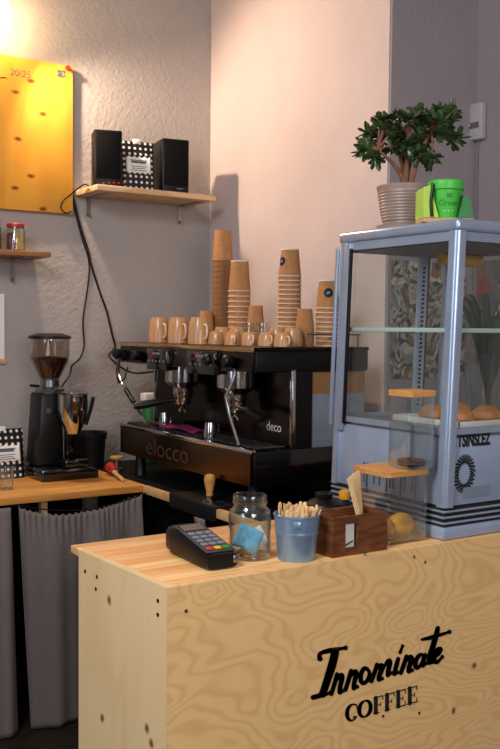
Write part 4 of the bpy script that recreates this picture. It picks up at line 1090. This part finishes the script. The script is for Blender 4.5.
# green growing kit
t = thing('seed_pot_kit', 'bright green plastic pot in a lime cardboard sleeve on the fridge corner', 'planting kit', (1.796, 1.826, PZ), math.radians(-30)); t.scale = (.86, .86, .86)
MB().box(-.078, .078, -.05, .05, 0, .014, .002).build('sleeve_tray', 'card', t)
b = MB(); b.prism([(-.078, .014), (-.030, .014), (-.058, .110), (-.078, .104)], 'y', -.052, .052); b.build('sleeve_flap', 'lime', t)
b = MB(); b.prism([(.030, .014), (.078, .014), (.066, .07), (.046, .085)], 'y', -.052, .052); b.build('sleeve_flap', 'green_dark', t)
pot = MB().lathe([(0, .0145), (.034, .0145), (.036, .018), (.050, .100), (.055, .100), (.056, .103), (.056, .124), (.053, .128), (0, .129)], 36, (0, -.012, 0)).build('pot', 'green', t)
def wrap_text(s_, size, zc, mat, parent):
    cu = bpy.data.curves.new('t', 'FONT'); cu.body = s_; cu.size = size; cu.align_x = 'CENTER'
    o = bpy.data.objects.new('t', cu); C.objects.link(o); bpy.context.view_layer.update()
    me = bpy.data.meshes.new_from_object(o.evaluated_get(bpy.context.evaluated_depsgraph_get())); bpy.data.objects.remove(o)
    for v in me.vertices:
        z = zc + v.co.y; r_ = .034 + .016 * max(0, min(1, (z - .018) / .082)) + .0018; a = -PI / 2 + v.co.x / r_; v.co = (r_ * math.cos(a), -.012 + r_ * math.sin(a), z)
    me.materials.clear(); me.materials.append(M[mat]); q = bpy.data.objects.new('pot_lettering', me); C.objects.link(q); q.parent = parent
wrap_text('BE', .018, .074, 'green_dark', pot); wrap_text('Green', .025, .050, 'green_dark', pot); wrap_text('- - -', .02, .030, 'white', pot)
MB().tube([(-.052, -.055, .016), (-.056, -.056, .06), (-.050, -.052, .112), (-.046, -.03, .118)], .005, 8).build('strap', 'black', t)

# ------------------------------------------------------------------ niche: intercom, posters, vase on a stand
t = thing('wall_intercom', 'pale grey intercom box on the wall above the fridge corner', 'intercom', (XN, onX(478, 121, XN).y + .006, onX(478, 121, XN).z))
MB().box(-.035, -.001, -.058, .04, -.082, .066, .010).build('housing', 'intercom', t)
MB().box(-.040, -.034, -.045, .03, -.036, -.012, .003).build('push_bar', 'grey_plastic', t)
MB().box(-.0415, -.0395, .0, .008, -.024, -.018).build('indicator', 'white', t)
tag(MB().tube([(XN - .006, YN - .03, 2.33), (XN - .006, YN - .028, 2.2), (XN - .006, YN - .03, 1.9), (XN - .006, YN - .026, 1.4)], .005, 8).build('intercom_cord', 'cord_grey'), 'thin grey cable running down the wall corner below the intercom', 'cable')
t = thing('collage_picture', 'grey and brown paper collage picture on the recess wall behind the fridge', 'picture', (2.425, YN - .014, 1.35))
MB().box(0, .40, -.004, 0, 0, .455).build('sheet', 'collage', t)
t = thing('collage_picture', 'reddish paper collage picture on the wall behind the long leaved plant', 'picture', (XN - .001, 2.14, 1.40))
MB().box(-.004, 0, 0, .60, 0, .42).build('sheet', 'collage_red', t)
VX, VY, VZ = 2.62, 2.42, 1.17
t = thing('plant_stand', 'tall wooden stand behind the fridge carrying the glass vase', 'plant stand', (VX, VY, 0))
MB().lathe([(0, VZ - .03), (.12, VZ - .03), (.125, VZ - .025), (.125, VZ - .003), (.12, VZ), (0, VZ)], 32).build('top', 'lid_wood', t)
for k in range(3):
    a = 2 * PI * k / 3; MB().cyl((.09 * math.cos(a), .09 * math.sin(a), VZ - .03), (.13 * math.cos(a), .13 * math.sin(a), 0), .014, .011, 12).build('leg', 'lid_wood', t)
t = thing('vase_plant', 'long leaved green plant in a clear glass vase behind the fridge', 'plant', (VX, VY, VZ + .0005))
MB().lathe([(0, 0), (.07, 0), (.074, .006), (.088, .28), (.090, .285), (.086, .285), (.071, .012), (0, .010)], 36).build('vase', 'jar', t)
MB().lathe([(0, .012), (.066, .013), (.067, .05), (0, .054)], 28).build('pebbles', 'card', t)
b = MB()
for k in range(18):
    a = 2 * PI * k / 18 + R.uniform(-.2, .2); ln = R.uniform(.26, .40); rise = R.uniform(.16, .34); rows = []
    s_ = Vector((-math.sin(a), math.cos(a), 0)); o_ = Vector((math.cos(a), math.sin(a), 0)); lim = .155 if o_.x > .3 or o_.y > .3 else .30
    for i in range(10):
        f = i / 9; c_ = o_ * (lim * f ** 1.2) * ln / .4 + Vector((0, 0, .10 + (rise + .1) * math.sin(f * PI * .62) - .03 * f)); wd = .013 * math.sin(PI * (.12 + .88 * f)) + .002
        rows.append([tuple(c_ - s_ * wd), tuple(c_ - Vector((0, 0, .003))), tuple(c_ + s_ * wd)])
    b.grid(rows)
b.build('foliage', 'leaf_dark', t, smooth=60, solid=.0015)
MB().tube(smoothpts([(0, 0, .02), (.01, .0, .12), (-.005, .01, .24), (0, 0, .36)], 4), .008, 8).build('stem', 'stem', t)

S.cycles.use_denoising = True
S.cycles.transparent_max_bounces = 32
